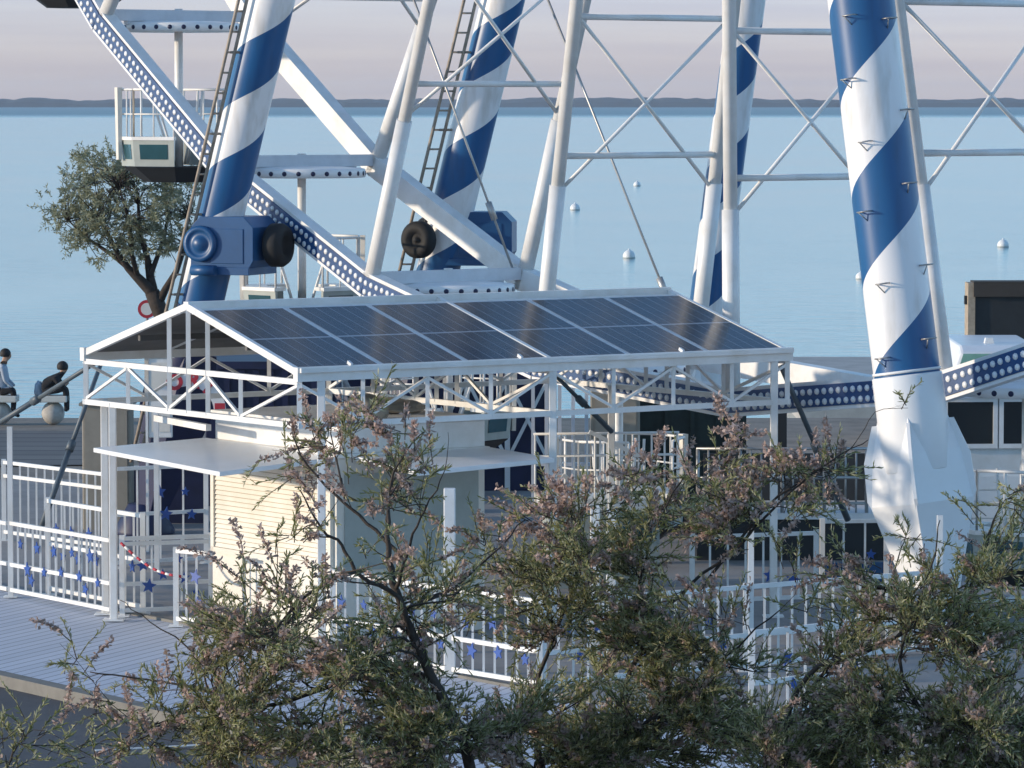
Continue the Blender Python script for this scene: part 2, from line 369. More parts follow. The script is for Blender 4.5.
# gondolas (local origin at the hanging point)
half_windows = []
def gondola():
    root = thing('gondola', '', 'gondola', (0, 0, 0))
    r = .86
    c = B(); c.lathe([(.05, -.17), (r * .7, -.18), (r, -.205), (r + .02, -.215), (r + .02, -.325), (r - .03, -.33), (.05, -.33)], 40, 0)
    for i in range(28):
        t = 2 * math.pi * i / 28; d = V((math.cos(t), math.sin(t), 0))
        c.lathe([(.034, 0), (.03, .008), (0, .01)], 10, 1, d * (r + .017) + V((0, 0, -.27)), (V((0, 0, 1)), d.cross(V((0, 0, 1))), d))
    c.build('canopy', [M['white_clean'], M['navy']], root)
    c = B(); c.tube([(0, 0, 0), (0, 0, -2.3)], .06, 12)
    for s in (-1, 1):
        for q in (-1, 1): c.tube([(0.10 * q, .06 * s, -2.22), (.16 * q, .07 * s, -1.95), (.30 * q, .10 * s, -1.5), (.32 * q, .10 * s, -1.17)], .018, 6)
    c.build('column', M['white'], root)
    R1 = .86
    def P(i, rr, z): t = math.pi / 8 + i * math.pi / 4; return V((rr * math.cos(t), rr * math.sin(t), z))
    fl = B()
    for half in ((2, 3, 4), (6, 7, 0)):              # door gaps front and back leave two halves
        tb = B(); wn = B(); rl = B()
        for i in half:
            tb.hexa([P(i, R1 - .12, -2.24), P(i, R1 - .04, -2.24), P(i + 1, R1 - .04, -2.24), P(i + 1, R1 - .12, -2.24), P(i, R1 - .08, -1.86), P(i, R1, -1.86), P(i + 1, R1, -1.86), P(i + 1, R1 - .08, -1.86)], 1)
            tb.hexa([P(i, R1 - .34, -1.87), P(i, R1 + .02, -1.87), P(i + 1, R1 + .02, -1.87), P(i + 1, R1 - .34, -1.87), P(i, R1 - .34, -1.82), P(i, R1 + .02, -1.82), P(i + 1, R1 + .02, -1.82), P(i + 1, R1 - .34, -1.82)], 0)
            a, bb = P(i, 1, 0), P(i + 1, 1, 0)
            def W(u_, rr, z): q = a.lerp(bb, u_) * rr; return V((q.x, q.y, z))
            e0, e1 = R1 - .026, R1 - .006
            wn = B(); wn.hexa([W(.16, e0 - .02, -2.14), W(.16, e0 + .004, -2.14), W(.84, e0 + .004, -2.14), W(.84, e0 - .02, -2.14), W(.16, e1 - .02, -1.93), W(.16, e1 + .006, -1.93), W(.84, e1 + .006, -1.93), W(.84, e1 - .02, -1.93)], 0)
            half_windows.append(wn)
            rl.tube([P(i, R1 - .02, -1.15), P(i + 1, R1 - .02, -1.15)], .018, 6)
            rl.tube([P(i, R1 - .02, -1.5), P(i + 1, R1 - .02, -1.5)], .012, 6)
            rl.tube([P(i, R1 - .02, -1.82), P(i, R1 - .02, -1.15)], .016, 6); rl.tube([P(i + 1, R1 - .02, -1.82), P(i + 1, R1 - .02, -1.15)], .016, 6)
            m_ = (P(i, R1 - .02, -1.82) + P(i + 1, R1 - .02, -1.82)) / 2; rl.tube([m_, m_ + V((0, 0, .67))], .012, 6)
        t_ = tb.build('tub', [M['white'], M['greygreen']], root)
        for wn in half_windows: wn.build('window', M['teal_glass'], t_)
        half_windows.clear()
        rl.build('railing', M['white'], root)
    for i in (3, 7):
        ps = B()
        a = P(i, R1 + .02, 0); bb = P(i + 1, R1 + .02, 0); a = a.lerp(bb, .25); t = (bb - a).normalized() * .07
        o_ = V((a.x, a.y, 0)).normalized() * .05
        ps.hexa([a - t + V((0, 0, -2.15)), a + t * .6 + V((0, 0, -2.15)), a + t * .6 + o_ + V((0, 0, -2.15)), a - t + o_ + V((0, 0, -2.15)), a - t + V((0, 0, -1.12)), a + t + V((0, 0, -1.12)), a + t + o_ * 1.4 + V((0, 0, -1.12)), a - t + o_ * 1.4 + V((0, 0, -1.12))])
        ps.build('post', M['cream'], root)
    fl.lathe([(.02, -2.47), (R1 - .36, -2.47), (R1 - .05, -2.25), (.02, -2.25)], 8, 0, (0, 0, 0), (V((math.cos(math.pi / 8), math.sin(math.pi / 8), 0)), V((-math.sin(math.pi / 8), math.cos(math.pi / 8), 0)), V((0, 0, 1))), False)
    fl.build('floor_pan', M['dark'], root)
    return root
gon = gondola()
labs = {-5: 'gondola of which only the black underside shows at the top left edge', -4: 'open gondola hanging highest on the left, just above the olive tree',
        -3: 'gondola hanging between the two left striped legs, over the roof ridge', -2: 'gondola with dotted canopy right behind the middle of the solar roof ridge',
        -1: 'gondola lowest by the boarding fence, seen under the right half of the solar roof', 1: 'gondola on the right edge beside the foot of the nearest striped leg'}
first = True
for k in (-5, -4, -3, -2, -1, 1):
    gnd = gon if first else copy_tree(gon); first = False
    gnd.location = J(k, .5) + V((0, 0, .17)); gnd.rotation_euler = (0, 0, R({-5: 10, -4: 22, -3: 0, -2: 12, -1: 30, 1: 20}[k])); gnd['label'] = labs[k]; gnd['group'] = 'gondolas of the ferris wheel'

# ------------------------------------------------------------------ striped legs
def leg(label, p_base, p_top, r, pitch, phase, v0=0.0):
    root = thing('striped_leg', label, 'support leg', (p_base.x, p_base.y, 0), 0, 'striped support legs of the wheel')
    d = (p_top - p_base).normalized(); L = (p_top - p_base).length
    # frame: angle 0 faces away from the camera so the seam is at the back
    toc = V((-p_base.x, -p_base.y, 0)).normalized(); y = (toc - d * toc.dot(d)).normalized(); x = d.cross(y)
    b = B(); n_ = 40; seg = 3
    for i in range(seg + 1):
        for j in range(n_ + 1):
            t = 2 * math.pi * j / n_
            b.v.append(p_base + d * (v0 + (L - v0) * i / seg) + (y * -math.cos(t) + x * -math.sin(t)) * r)
    for i in range(seg):
        for j in range(n_):
            a = i * (n_ + 1) + j
            va, vb = v0 + (L - v0) * i / seg, v0 + (L - v0) * (i + 1) / seg
            b.face((a, a + 1, a + n_ + 2, a + n_ + 1), 0, True, ((j / n_, va), ((j + 1) / n_, va), ((j + 1) / n_, vb), (j / n_, vb)))
    sh = b.build('shaft', stripe_mat('stripe_paint', pitch, phase), root)
    return root, sh, d, x, y, L
def leg_px(x0, y0, x1, y1, Yb, Yt):
    """axis through two seen points, the lower at depth Yb; run down to the ground and up to hub height"""
    a, c = U(x0, y0, Yb), U(x1, y1, Yt); d = (c - a).normalized()
    return a - d * (a.z / d.z), a + d * ((23.5 - a.z) / d.z)
# nearest leg
pb, pt = leg_px(907, 375, 861, 0, 47.9, 48.2)
A_SLEEVE = 3.04
la, sh, d, x, y, L = leg('nearest and widest striped leg, standing on a white pointed foot on the right', pb, pt, .365, 2.0, .76, A_SLEEVE)
def along(p, d, zz): return p + d * ((zz - p.z) / d.z)
def pointed_foot(root, pb, d, x, y, r, sl, m_='white_clean'):
    k_ = r / .365; fb = B(); ax = (x, y, d)
    fb.lathe([(r + .02, sl - 1.05), (r + .02, sl - .01), (r + .005, sl)], 40, 0, pb, ax)
    rot = R(6)
    rings = [[pb + d * h + (x * math.cos(t) + y * math.sin(t)) * (rr * k_) for t in (rot, rot + math.pi / 2, rot + math.pi, rot + 1.5 * math.pi)] for h, rr in ((.12, .20), (.5, .25), (sl * .54, .575), (sl * .72, .50), (sl * .865, .372))]
    k = len(fb.v)
    for rg in rings: fb.v += rg
    for i in range(len(rings) - 1):
        for j in range(4):
            a = k + i * 4 + j; c = k + i * 4 + (j + 1) % 4; fb.face((a, c, c + 4, a + 4))
    fb.face([k + 3, k + 2, k + 1, k]); fb.face([k + 16 + j for j in range(4)])
    fb.tube([(pb.x, pb.y, .14), (pb.x, pb.y, .2), (pb.x, pb.y, .55)], [.5 * k_, .5 * k_, .26 * k_], 24)
    ft = fb.build('foot', M[m_], root, .012)
    for a_ in (R(6), R(186), R(96), R(276)):
        rd_ = x * math.cos(a_) + y * math.sin(a_); th = rd_.cross(d).normalized() * .018 * k_
        pl = [pb + d * h_ + rd_ * (q_ * k_) - th for h_, q_ in ((sl * .52, .54), (sl * .56, .60), (sl * .70, .585), (sl * .83, .45), (sl * .83, .34), (sl * .6, .34))]
        g_ = B(); g_.prism(pl, th * 2); g_.build('gusset', M[m_], ft)
    bt = B(); nb_ = 16
    bt.tube([pb + d * (sl + .02), pb + d * (sl + .05)], r + .012, 40)
    bt.build('flange_ring', M[m_], root)
pointed_foot(la, pb, d, x, y, .365, A_SLEEVE)
def step_brackets(root, pb, d, x, y, r, zs, ang):
    for i, h in enumerate(zs):
        a = R(ang + (12 if i % 2 else -4)); nrm = y * math.cos(a) + x * math.sin(a); tg = x * math.cos(a) - y * math.sin(a)
        o = pb + d * h + nrm * r; s = B()
        s.tube([o - tg * .07, o + nrm * .09 - tg * .06, o + nrm * .09 + tg * .07, o + tg * .07], .009, 6)
        s.tube([o + nrm * .085 - tg * .05, o - d * .10], .007, 6)
        s.build('step_bracket', M['grey_metal'], root)
step_brackets(la, pb, d, x, y, .365, (3.25, 4.05, 4.85, 5.6, 6.3, 6.98), -32)
step_brackets(la, pb, d, x, y, .365, (3.4, 4.2, 5.1, 5.9, 6.9), 48)

def ladder(root, pb, d, side, fwd, off, h0, h1, wid=.16):
    lb = B(); o = side * off
    for s in (-1, 1): lb.tube([pb + d * h0 + o + fwd * (s * wid), pb + d * h1 + o + fwd * (s * wid)], .024, 6)
    nn = int((h1 - h0) / .28)
    for i in range(nn):
        q = pb + d * (h0 + .28 * (i + .5)) + o; lb.tube([q - fwd * wid * 1.05, q + fwd * wid * 1.05], .014, 6)
        if i % 4 == 0: lb.tube([q, q - side * (off * .75)], .018, 6)
    lb.build('ladder', M['ladder'], root)
def drive(root, c, ux, uy, w_, h_, dep, tyre_side, n_oct=False):
    """housing box with clipped corners, drive tyre on one side, motor disc on the other; ux right, uy depth"""
    Z = V((0, 0, 1)); k = .14
    prof = [(-w_ / 2, -h_ / 2), (w_ / 2 - k * .6, -h_ / 2), (w_ / 2, -h_ / 2 + k), (w_ / 2, h_ / 2 - k), (w_ / 2 - k, h_ / 2), (-w_ / 2 + k, h_ / 2), (-w_ / 2, h_ / 2 - k)]
    hb_ = B(); hb_.prism([c + ux * a + Z * q - uy * dep / 2 for a, q in prof], uy * dep)
    hb_.box((-w_ / 2 + .06, -dep / 2 - .03, -h_ / 2 - .05), (w_ / 2 - .05, dep / 2 + .03, -h_ / 2 + .05), 0, lambda p: c + ux * p[0] + uy * p[1] + Z * p[2])
    hb_.box((-w_ / 2 + .3, -dep / 2 - .012, -h_ / 2 + .1), (w_ / 2 - .14, -dep / 2, h_ / 2 - .16), 0, lambda p: c + ux * p[0] + uy * p[1] + Z * p[2])
    h = hb_.build('drive_unit', M['blue'], root, .02)
    tp = c + ux * (tyre_side * (w_ / 2 + .10)) + V((0, 0, -.02))
    t = B(); ax = (uy, Z, ux * tyre_side)
    t.tube([c + ux * (tyre_side * w_ * .4), tp], .13, 16, 1)
    t.lathe([(.06, -.04), (.25, -.04), (.29, .0), (.29, .14), (.25, .20), (.14, .20), (.12, .15), (.0, .15)], 28, 0, tp, ax)
    t.build('drive_tyre', [M['tyre'], M['blue']], h)
    return h
# second leg, left
pb, pt = leg_px(215, 243, 272, 0, 58.6, 58.0)
lb_, sh, d, x, y, L = leg('left striped leg with a blue drive box and ladder, beside the olive tree', pb, pt, .30, 1.645, .08, 3.35)
pointed_foot(lb_, pb, d, x, y, .30, 3.35, 'navy')
ladder(lb_, pb, d, V((-.85, -.5, 0)).normalized(), V((.95, .2, 0)).normalized(), .43, 1.2, 14, .055)
c0 = along(pb, d, 6 - 143 * 58.4 / 4400) + V((.27, -.1, .0))
dh = drive(lb_, c0, WU * .55 + V((.6, 0, 0)) if False else V((.92, -.39, 0)).normalized(), V((.39, .92, 0)).normalized(), .92, .72, .78, 1)
mb = B(); yx = V((.39, .92, 0)).normalized(); ux = V((.92, -.39, 0)).normalized()
mo = c0 - ux * .30 - yx * .40; mb.lathe([(.05, -.03), (.24, -.03), (.24, .05), (.18, .07), (.17, .05), (.10, .05), (.08, .09), (0, .09)], 28, 0, mo, (ux, V((0, 0, 1)), -yx)); mb.tube([c0 - ux * .40 - yx * .47 - V((0, 0, .35)), c0 - ux * .05 - yx * .47 - V((0, 0, .35))], .07, 14)
mb.build('motor_disc', M['blue'], dh)
# third leg, behind the far rim
pb, pt = leg_px(440, 262, 503, 0, 61.8, 61.2)
lc_, sh, d, x, y, L = leg('striped leg behind the white far rim, black tyre and blue drive box at its side', pb, pt, .30, 1.70, .076, 3.2)
pointed_foot(lc_, pb, d, x, y, .30, 3.2, 'navy')
ladder(lc_, pb, d, V((-.9, -.42, 0)).normalized(), V((.95, .2, 0)).normalized(), .50, 1.2, 14, .085)
c0 = along(pb, d, 6 - 138 * 61.6 / 4400) + V((.44, .1, .02))
dh = drive(lc_, c0, V((1, -.1, 0)).normalized(), V((.1, 1, 0)).normalized(), 1.05, .70, .7, -1)
tb = B(); tb.lathe([(.05, 0), (.2, 0), (.26, .05), (.26, .15), (.2, .2), (.12, .2), (.1, .16), (.04, .16), (.03, .2), (0, .2)], 28, 0, c0 + V((-.76, -.48, -.03)), (V((0, 0, 1)), V((.85, -.5, 0)).normalized(), V((-.5, -.85, 0)).normalized())); tb.build('drive_tyre', M['tyre'], dh)
# fourth leg
pb, pt = leg_px(712, 270, 747, 0, 63.0, 62.6)
ld_, sh, d, x, y, L = leg('thinnest striped leg, farthest back, half hidden behind a white spoke', pb, pt, .262, 1.52, .96, 2.8)
pointed_foot(ld_, pb, d, x, y, .262, 2.8)

# ------------------------------------------------------------------ solar pavilion
PF = V((-2.259, 46.145, 0)); PW = 4.567; PL = 6.593; EZ = 3.13; RISE = .620; DROP = .551
pf = lambda a, c, z: PF + GU * a + GV * c + V((0, 0, z))
pav = thing('solar_pavilion', 'open white steel pavilion roofed with six dark solar panels, over the kiosk', 'pavilion', PF + GU * 3.3 + GV * 2.28)
def rz(c): return EZ + RISE * (1 - abs(c - PW / 2) / (PW / 2))
for a in (0.03, PL / 2, PL - .03):
    g = B(); t = .055
    g.beam(pf(a, -.02, EZ + .0), pf(a, PW / 2, EZ + RISE), t, .075); g.beam(pf(a, PW + .02, EZ), pf(a, PW / 2, EZ + RISE), t, .075)
    g.beam(pf(a, 0, EZ - .09), pf(a, PW, EZ - .09), t, .06); g.beam(pf(a, 0, EZ - DROP), pf(a, PW, EZ - DROP), t, .06)
    for c in (0, PW): g.beam(pf(a, c, EZ - DROP - .03), pf(a, c, EZ + .03), .055, .055)
    for c in (PW * .41, PW * .5, PW * .59): g.beam(pf(a, c, EZ - DROP), pf(a, c, rz(c) - .03), .05, .05)
    for c in (PW * .26, PW * .79): g.beam(pf(a, c, EZ - DROP), pf(a, c, EZ - .09), .045, .045)
    zig = ((1, 0), (.79, 1), (.59, 0), (.41, 1), (.26, 0), (0, 1))
    for (c0, k0), (c1, k1) in zip(zig, zig[1:]): g.beam(pf(a, PW * c0, EZ - .12 if k0 else EZ - DROP + .03), pf(a, PW * c1, EZ - .12 if k1 else EZ - DROP + .03), .03, .032)
    g.build('gable_truss', M['white'], pav)
for c in (0, PW):
    g = B(); n_ = 8
    g.beam(pf(-.02, c, EZ - .01), pf(PL + .02, c, EZ - .01), .09, .15); g.beam(pf(0, c, EZ - DROP), pf(PL, c, EZ - DROP), .05, .06)
    g.beam(pf(.0, c - (.06 if c == 0 else -.06), EZ + .035), pf(PL, c - (.06 if c == 0 else -.06), EZ + .035), .05, .05)
    for i in range(1, n_):
        g.beam(pf(PL * i / n_, c, EZ - DROP), pf(PL * i / n_, c, EZ - .08), .045, .045)
    for i in range(n_):
        a0, a1 = (i, i + 1) if i % 2 else (i + 1, i)
        g.beam(pf(PL * a0 / n_, c, EZ - DROP + .03), pf(PL * a1 / n_, c, EZ - .10), .03, .03)
    g.build('eave_truss', M['white'], pav)
g = B(); g.beam(pf(0, PW / 2, EZ + RISE + .01), pf(PL, PW / 2, EZ + RISE + .01), .10, .08); 
g.build('ridge_beam', M['white'], pav)
for c in (PW * .25, PW * .75): g = B(); g.beam(pf(.07, c, rz(c) - .09), pf(PL - .07, c, rz(c) - .09), .05, .06); g.build('purlin', M['soffit'], pav)
# solar panels
pm, n, l, p = nt('solar_glass')
uv = n.new('ShaderNodeUVMap'); uv.uv_map = 'UVMap'; s = n.new('ShaderNodeSeparateXYZ'); l.new(uv.outputs[0], s.inputs[0])
def line(out, cnt, wdt):
    a = math_node(n, l, 'FRACT', math_node(n, l, 'MULTIPLY', out, cnt)); a = math_node(n, l, 'ABSOLUTE', math_node(n, l, 'SUBTRACT', a, .5)); return math_node(n, l, 'GREATER_THAN', a, .5 - wdt)
cols = line(s.outputs[0], 6, .035); rowsn = line(s.outputs[1], 20, .035); bus = line(s.outputs[0], 54, .09)
mid = math_node(n, l, 'LESS_THAN', math_node(n, l, 'ABSOLUTE', math_node(n, l, 'SUBTRACT', s.outputs[1], .5)), .010)
x1 = n.new('ShaderNodeMix'); x1.data_type = 'RGBA'; x1.inputs[6].default_value = (.010, .014, .030, 1); x1.inputs[7].default_value = (.05, .055, .07, 1)
l.new(math_node(n, l, 'MULTIPLY', bus, .55), x1.inputs[0])
x2 = n.new('ShaderNodeMix'); x2.data_type = 'RGBA'; x2.inputs[7].default_value = (.17, .18, .21, 1); l.new(x1.outputs[2], x2.inputs[6]); l.new(math_node(n, l, 'MULTIPLY', math_node(n, l, 'MAXIMUM', cols, math_node(n, l, 'MULTIPLY', rowsn, .35)), 1.0), x2.inputs[0])
x3 = n.new('ShaderNodeMix'); x3.data_type = 'RGBA'; x3.inputs[7].default_value = (.30, .31, .34, 1); l.new(x2.outputs[2], x3.inputs[6]); l.new(mid, x3.inputs[0])
tcs = n.new('ShaderNodeTexCoord'); dn = n.new('ShaderNodeTexNoise'); dn.inputs['Scale'].default_value = 1.7; dn.inputs['Detail'].default_value = 8; dn.inputs['Roughness'].default_value = .7
l.new(tcs.outputs['Object'], dn.inputs['Vector'])
dr = n.new('ShaderNodeMapRange'); dr.inputs[1].default_value = .45; dr.inputs[2].default_value = .8; dr.inputs[3].default_value = 0; dr.inputs[4].default_value = .07; l.new(dn.outputs['Fac'], dr.inputs[0])
x4 = n.new('ShaderNodeMix'); x4.data_type = 'RGBA'; x4.inputs[7].default_value = (.30, .27, .23, 1); l.new(dr.outputs[0], x4.inputs[0]); l.new(x3.outputs[2], x4.inputs[6])
l.new(x4.outputs[2], p.inputs['Base Color']); l.new(math_node(n, l, 'ADD', math_node(n, l, 'MULTIPLY', dr.outputs[0], 1.2), .14), p.inputs['Roughness']); p.inputs['Specular IOR Level'].default_value = .35
alu = mat('panel_frame', (.74, .75, .76), .4, metal=.3, var=.08)
pw = (PL - .04) / 6
for side in (0, 1):
    for i in range(6):
        a0, a1 = .02 + pw * i + .005, .02 + pw * (i + 1) - .005
        def S(a, t, h):   # t: 0 eave .. 1 towards the ridge on the slope
            c = t * PW / 2 * .90; q = pf(a, c if side == 0 else PW - c, rz(c)); nrm = (V((0, 0, 1)) * (PW / 2) + (-GV if side == 0 else GV) * RISE).normalized(); return q + nrm * (h - .055)
        g = B()
        g.hexa([S(a0, 0, .055), S(a1, 0, .055), S(a1, 1, .055), S(a0, 1, .055), S(a0, 0, .086), S(a1, 0, .086), S(a1, 1, .086), S(a0, 1, .086)], 1)
        e_ = .034; t_ = .016; k = len(g.v)
        g.v += [S(a0 + e_, t_, .0895), S(a1 - e_, t_, .0895), S(a1 - e_, 1 - t_, .0895), S(a0 + e_, 1 - t_, .0895)]
        g.face((k, k + 1, k + 2, k + 3), 0, False, ((0, 0), (1, 0), (1, 1), (0, 1)))
        k = len(g.v); g.v += [S(a0 + e_, t_, .0525), S(a1 - e_, t_, .0525), S(a1 - e_, 1 - t_, .0525), S(a0 + e_, 1 - t_, .0525)]; g.face((k, k + 3, k + 2, k + 1), 2)
        g.build('solar_panel', [pm, alu, M['soffit']], pav)
# ridge cap rail that the top edges of the panels meet
g = B(); 
for c in (PW / 2 - .17, PW / 2 + .17): g.beam(pf(.0, c, rz(c) - .005), pf(PL, c, rz(c) - .005), .09, .06)
for i in (0, 2, 4):
    g.beam(pf(PL * (i + .6) / 6, -.04, EZ + .07), pf(PL * (i + .6) / 6, .03, EZ + .10), .028, .035)
g.build('ridge_cap', alu, pav)
for a, c, z1 in ((.3, .0, 0), (PL / 2, .0, 0), (PL - .22, .0, 0), (.05, PW * .875, 0), (.27, PW, 0), (PL / 2, PW, 0), (PL - .1, PW * .72, 0)):
    g = B(); g.beam(pf(a, c, .13), pf(a, c, EZ - DROP + .02 if c not in (0.0,) else EZ - .08), .085, .085); g.beam(pf(a, c, .13), pf(a, c, .15), .24, .24); g.build('post', M['white'], pav, .008)

# ------------------------------------------------------------------ ticket kiosk under the pavilion
KO = V((-1.90, 47.45, 0)); KW = 2.62; KD = 1.95; KZ = 2.13        # front corner, depth along gable, length along roof
kf = lambda a, c, z: KO + GU * a + GV * c + V((0, 0, z))
kio = thing('ticket_kiosk', 'cream ticket kiosk with propped open hatch flaps, standing under the solar roof', 'kiosk', KO)
slat = None
g = B(); g.box((0, 0, .13), (KD, KW, KZ), 0, lambda p: kf(*p)); g.build('wall', M['cream'], kio, .015)
g = B(); g.box((.06, -.03, 2.175), (KD - .02, KW + .02, 2.47), 0, lambda p: kf(*p)); g.box((-.04, -.05, KZ + .0), (KD + .04, KW + .04, KZ + .045), 0, lambda p: kf(*p)); g.box((.02, -.07, 2.47), (KD + .03, KW + .06, 2.505), 0, lambda p: kf(*p)); g.build('roof_fascia', M['white'], kio, .01)
g = B()
g.box((-.012, .10, .93), (-.003, KW - .10, 2.06), 1, lambda p: kf(*p))
for i in range(20):
    z = .97 + i * .054; t_ = .044
    g.hexa([kf(-.034, .12, z), kf(-.034, KW - .12, z), kf(-.013, KW - .12, z), kf(-.013, .12, z), kf(-.020, .12, z + t_), kf(-.020, KW - .12, z + t_), kf(-.013, KW - .12, z + t_), kf(-.013, .12, z + t_)])
g.box((-.05, .06, .90), (-.003, KW - .06, .965), 0, lambda p: kf(*p)); g.box((-.05, .05, .92), (-.003, .115, 2.06), 0, lambda p: kf(*p)); g.box((-.05, KW - .115, .92), (-.003, KW - .05, 2.06), 0, lambda p: kf(*p))
g.build('roller_shutter', [M['shutter'], M['gap_shade']], kio)
g = B(); g.box((.1, -.02, .95), (KD - .1, -.003, 1.95), 0, lambda p: kf(*p)); g.box((.06, -.035, .9), (KD - .06, -.003, .95), 0, lambda p: kf(*p)); g.build('serving_hatch', M['greygreen'], kio)
def slab(c4, th, name, m, parent):
    g = B(); g.hexa([V(p) - V((0, 0, th)) for p in c4] + [V(p) for p in c4]); return g.build(name, m, parent, .006)
slab([kf(-1.5, -.05, 2.06), kf(-.045, -.05, 2.15), kf(-.045, KW + .05, 2.19), kf(-1.5, KW + .05, 2.14)], .05, 'hatch_flap', M['white_clean'], kio)
slab([kf(.2, -1.3, 2.07), kf(KD + .02, -1.3, 2.13), kf(KD + .02, -.055, 2.17), kf(.2, -.055, 2.15)], .05, 'hatch_flap', M['white_clean'], kio)
# things lying on the kiosk roof
def lump(name, c, rx, ry, rz_, m, label, cat, seed):
    bm = bmesh.new(); bmesh.ops.create_icosphere(bm, subdivisions=4, radius=1)
    for v in bm.verts:
        k = 1 + .16 * N.noise(v.co * 2.1 + V((seed, 0, 0))) + .05 * N.noise(v.co * 6)
        v.co = V((v.co.x * rx * k, v.co.y * ry * k, max(v.co.z, -.55) * rz_ * k))
    me = bpy.data.meshes.new(name); bm.to_mesh(me); bm.free(); me.materials.append(m)
    for q in me.polygons: q.use_smooth = True
    o = bpy.data.objects.new(name, me); C.objects.link(o); o.location = c; tag(o, label, cat); return o
lump('tarpaulin', kf(.55, .3, 2.60), .26, .2, .19, M['tarp'], 'bunched beige tarpaulin lying on the front corner of the kiosk roof', 'tarpaulin', 1)
lump('storage_bag', kf(1.4, 1.3, 2.56), .5, .5, .10, M['tarp'], 'flat beige covered bundle in the middle of the kiosk roof', 'bundle', 4)
g = B(); g.beam(pf(.62, 4.0, 2.40), pf(.62, 2.85, 2.36), .07, .07); g.build('lying_pole', M['white']); tag(bpy.data.objects['lying_pole'], 'thick white pole lying beside the kiosk roof above the left flap', 'pole')

# ------------------------------------------------------------------ fences
def star(c, nrm, r, parent):
    nrm = V(nrm).normalized(); t = nrm.cross(V((0, 0, 1))).normalized(); pts = []
    rot = random.uniform(-.25, .25)
    for i in range(10):
        rr = r if i % 2 == 0 else r * .45; a = math.pi / 2 + rot + i * math.pi / 5; pts.append(V(c) + t * (rr * math.cos(a)) + V((0, 0, rr * math.sin(a))))
    s = B(); s.prism(pts, nrm * .012); return s.build('star_ornament', M['star'], parent)
def fence(p0, p1, rails, label, group='white steel barriers round the ride', gap=.14, stars=(), posts=(1, 1), post_h=None, z0=.13, name='safety_barrier', panel=None):
    p0 = V((p0[0], p0[1], 0)); p1 = V((p1[0], p1[1], 0)); d = p1 - p0; L = d.length; d /= L; nrm = d.cross(V((0, 0, 1)))
    if nrm.y > 0: nrm = -nrm
    root = thing(name, label, 'fence', ((p0 + p1) / 2), 0, group)
    g = B()
    for z in rails: g.beam(p0 + V((0, 0, z)), p1 + V((0, 0, z)), .045, .045)
    n_ = max(2, int(L / gap)); lo, hi = min(rails), max(rails)
    for i in range(1, n_):
        q = p0 + d * (L * i / n_); g.beam(q + V((0, 0, lo)), q + V((0, 0, hi - .01)), .024, .024)
    g.build('rail_frame', M['white'], root)
    ph = post_h or hi + .04
    for k, q in zip(posts, (p0, p1)):
        if k: g = B(); g.beam(q + V((0, 0, z0)), q + V((0, 0, ph)), .06, .06); g.beam(q + V((0, 0, z0)), q + V((0, 0, z0 + .015)), .16, .16); g.build('post', M['white'], root)
    for (u_, z) in list(stars) + [(min(.96, q_[0] + .07), q_[1] - .27) for q_ in stars if q_[1] > .62]: star(p0 + d * (L * u_) + nrm * .03 + V((0, 0, z + random.uniform(-.03, .03))), nrm, random.uniform(.06, .095), root)
    if panel:
        g = B(); g.hexa([p0 + d * (L * .02) - nrm * .03 + V((0, 0, lo)), p1 - d * (L * .02) - nrm * .03 + V((0, 0, lo)), p1 - d * (L * .02) - nrm * .05 + V((0, 0, lo)), p0 + d * (L * .02) - nrm * .05 + V((0, 0, lo))] + [p0 + d * (L * .02) - nrm * .03 + V((0, 0, panel)), p1 - d * (L * .02) - nrm * .03 + V((0, 0, panel)), p1 - d * (L * .02) - nrm * .05 + V((0, 0, panel)), p0 + d * (L * .02) - nrm * .05 + V((0, 0, panel))]); g.build('infill_panel', M['blue'], root)
    return root
P0 = V((-5.93, 51.8, 0)); P1 = V((-4.56, 49.75, 0)); gd = (P1 - P0).normalized()
fence(P0, P1, (1.01, .52, .22), 'front left white barrier with a row of blue stars, between two white posts', stars=[(q, .80) for q in (.13, .30, .47, .65, .83)] + [(.24, .40), (.78, .40)], gap=.18, post_h=2.15, posts=(1, 0))
o = GU * .45
fence(P0 + o + gd * .1, P1 + o - gd * .05, (1.26, .75, .22), 'white star barrier standing just behind the front left one', stars=[(q, .93) for q in (.12, .28, .47, .66, .85)], gap=.2)
fence(P0 - gd * 2.6, P0 - gd * .08, (1.0, .52, .22), 'white barrier cut off by the left edge of the photo', gap=.18, posts=(1, 0))
q0 = U(4, 500, 58.5); q1 = U(104, 500, 56.6)
fence(q0, q1, (1.18, 1.0, .25), 'taller white barrier in the row behind, below the boardwalk', gap=.2, post_h=1.22)
q0 = U(114, 500, 55.0); q1 = U(206, 500, 55.6)
fence(q0, q1, (1.38, .80, .2), 'white barrier left of the kiosk in front of the navy panel', gap=.26, stars=((.48, 1.05), (.76, 1.05)))
q0 = P1 + GU * .15; q1 = V((kf(0, KW, 0).x - .05, kf(0, KW, 0).y + .55, 0))
fence(q0, q1, (1.02, .96, .5, .2), 'white star barrier running from the tall post to the kiosk wall', stars=((.22, .74), (.62, .80), (.45, .62), (.82, .36)), gap=.26)
q0 = U(176, 600, 48.9); q1 = U(207, 600, 48.6)
fence(q0, q1, (.98, .22), 'narrow white gate panel tight against the kiosk side', stars=((.7, .72),), gap=.12, posts=(1, 0))
ln = lambda t: V((-4.53 + .62 * t, 49.6 - .78 * t, 0))
fence(ln(4.25), ln(6.25), (1.02, .52, .2), 'white star barrier in front of the shaded kiosk side', stars=[(q, .74) for q in (.1, .3, .5, .72, .9)], gap=.2)
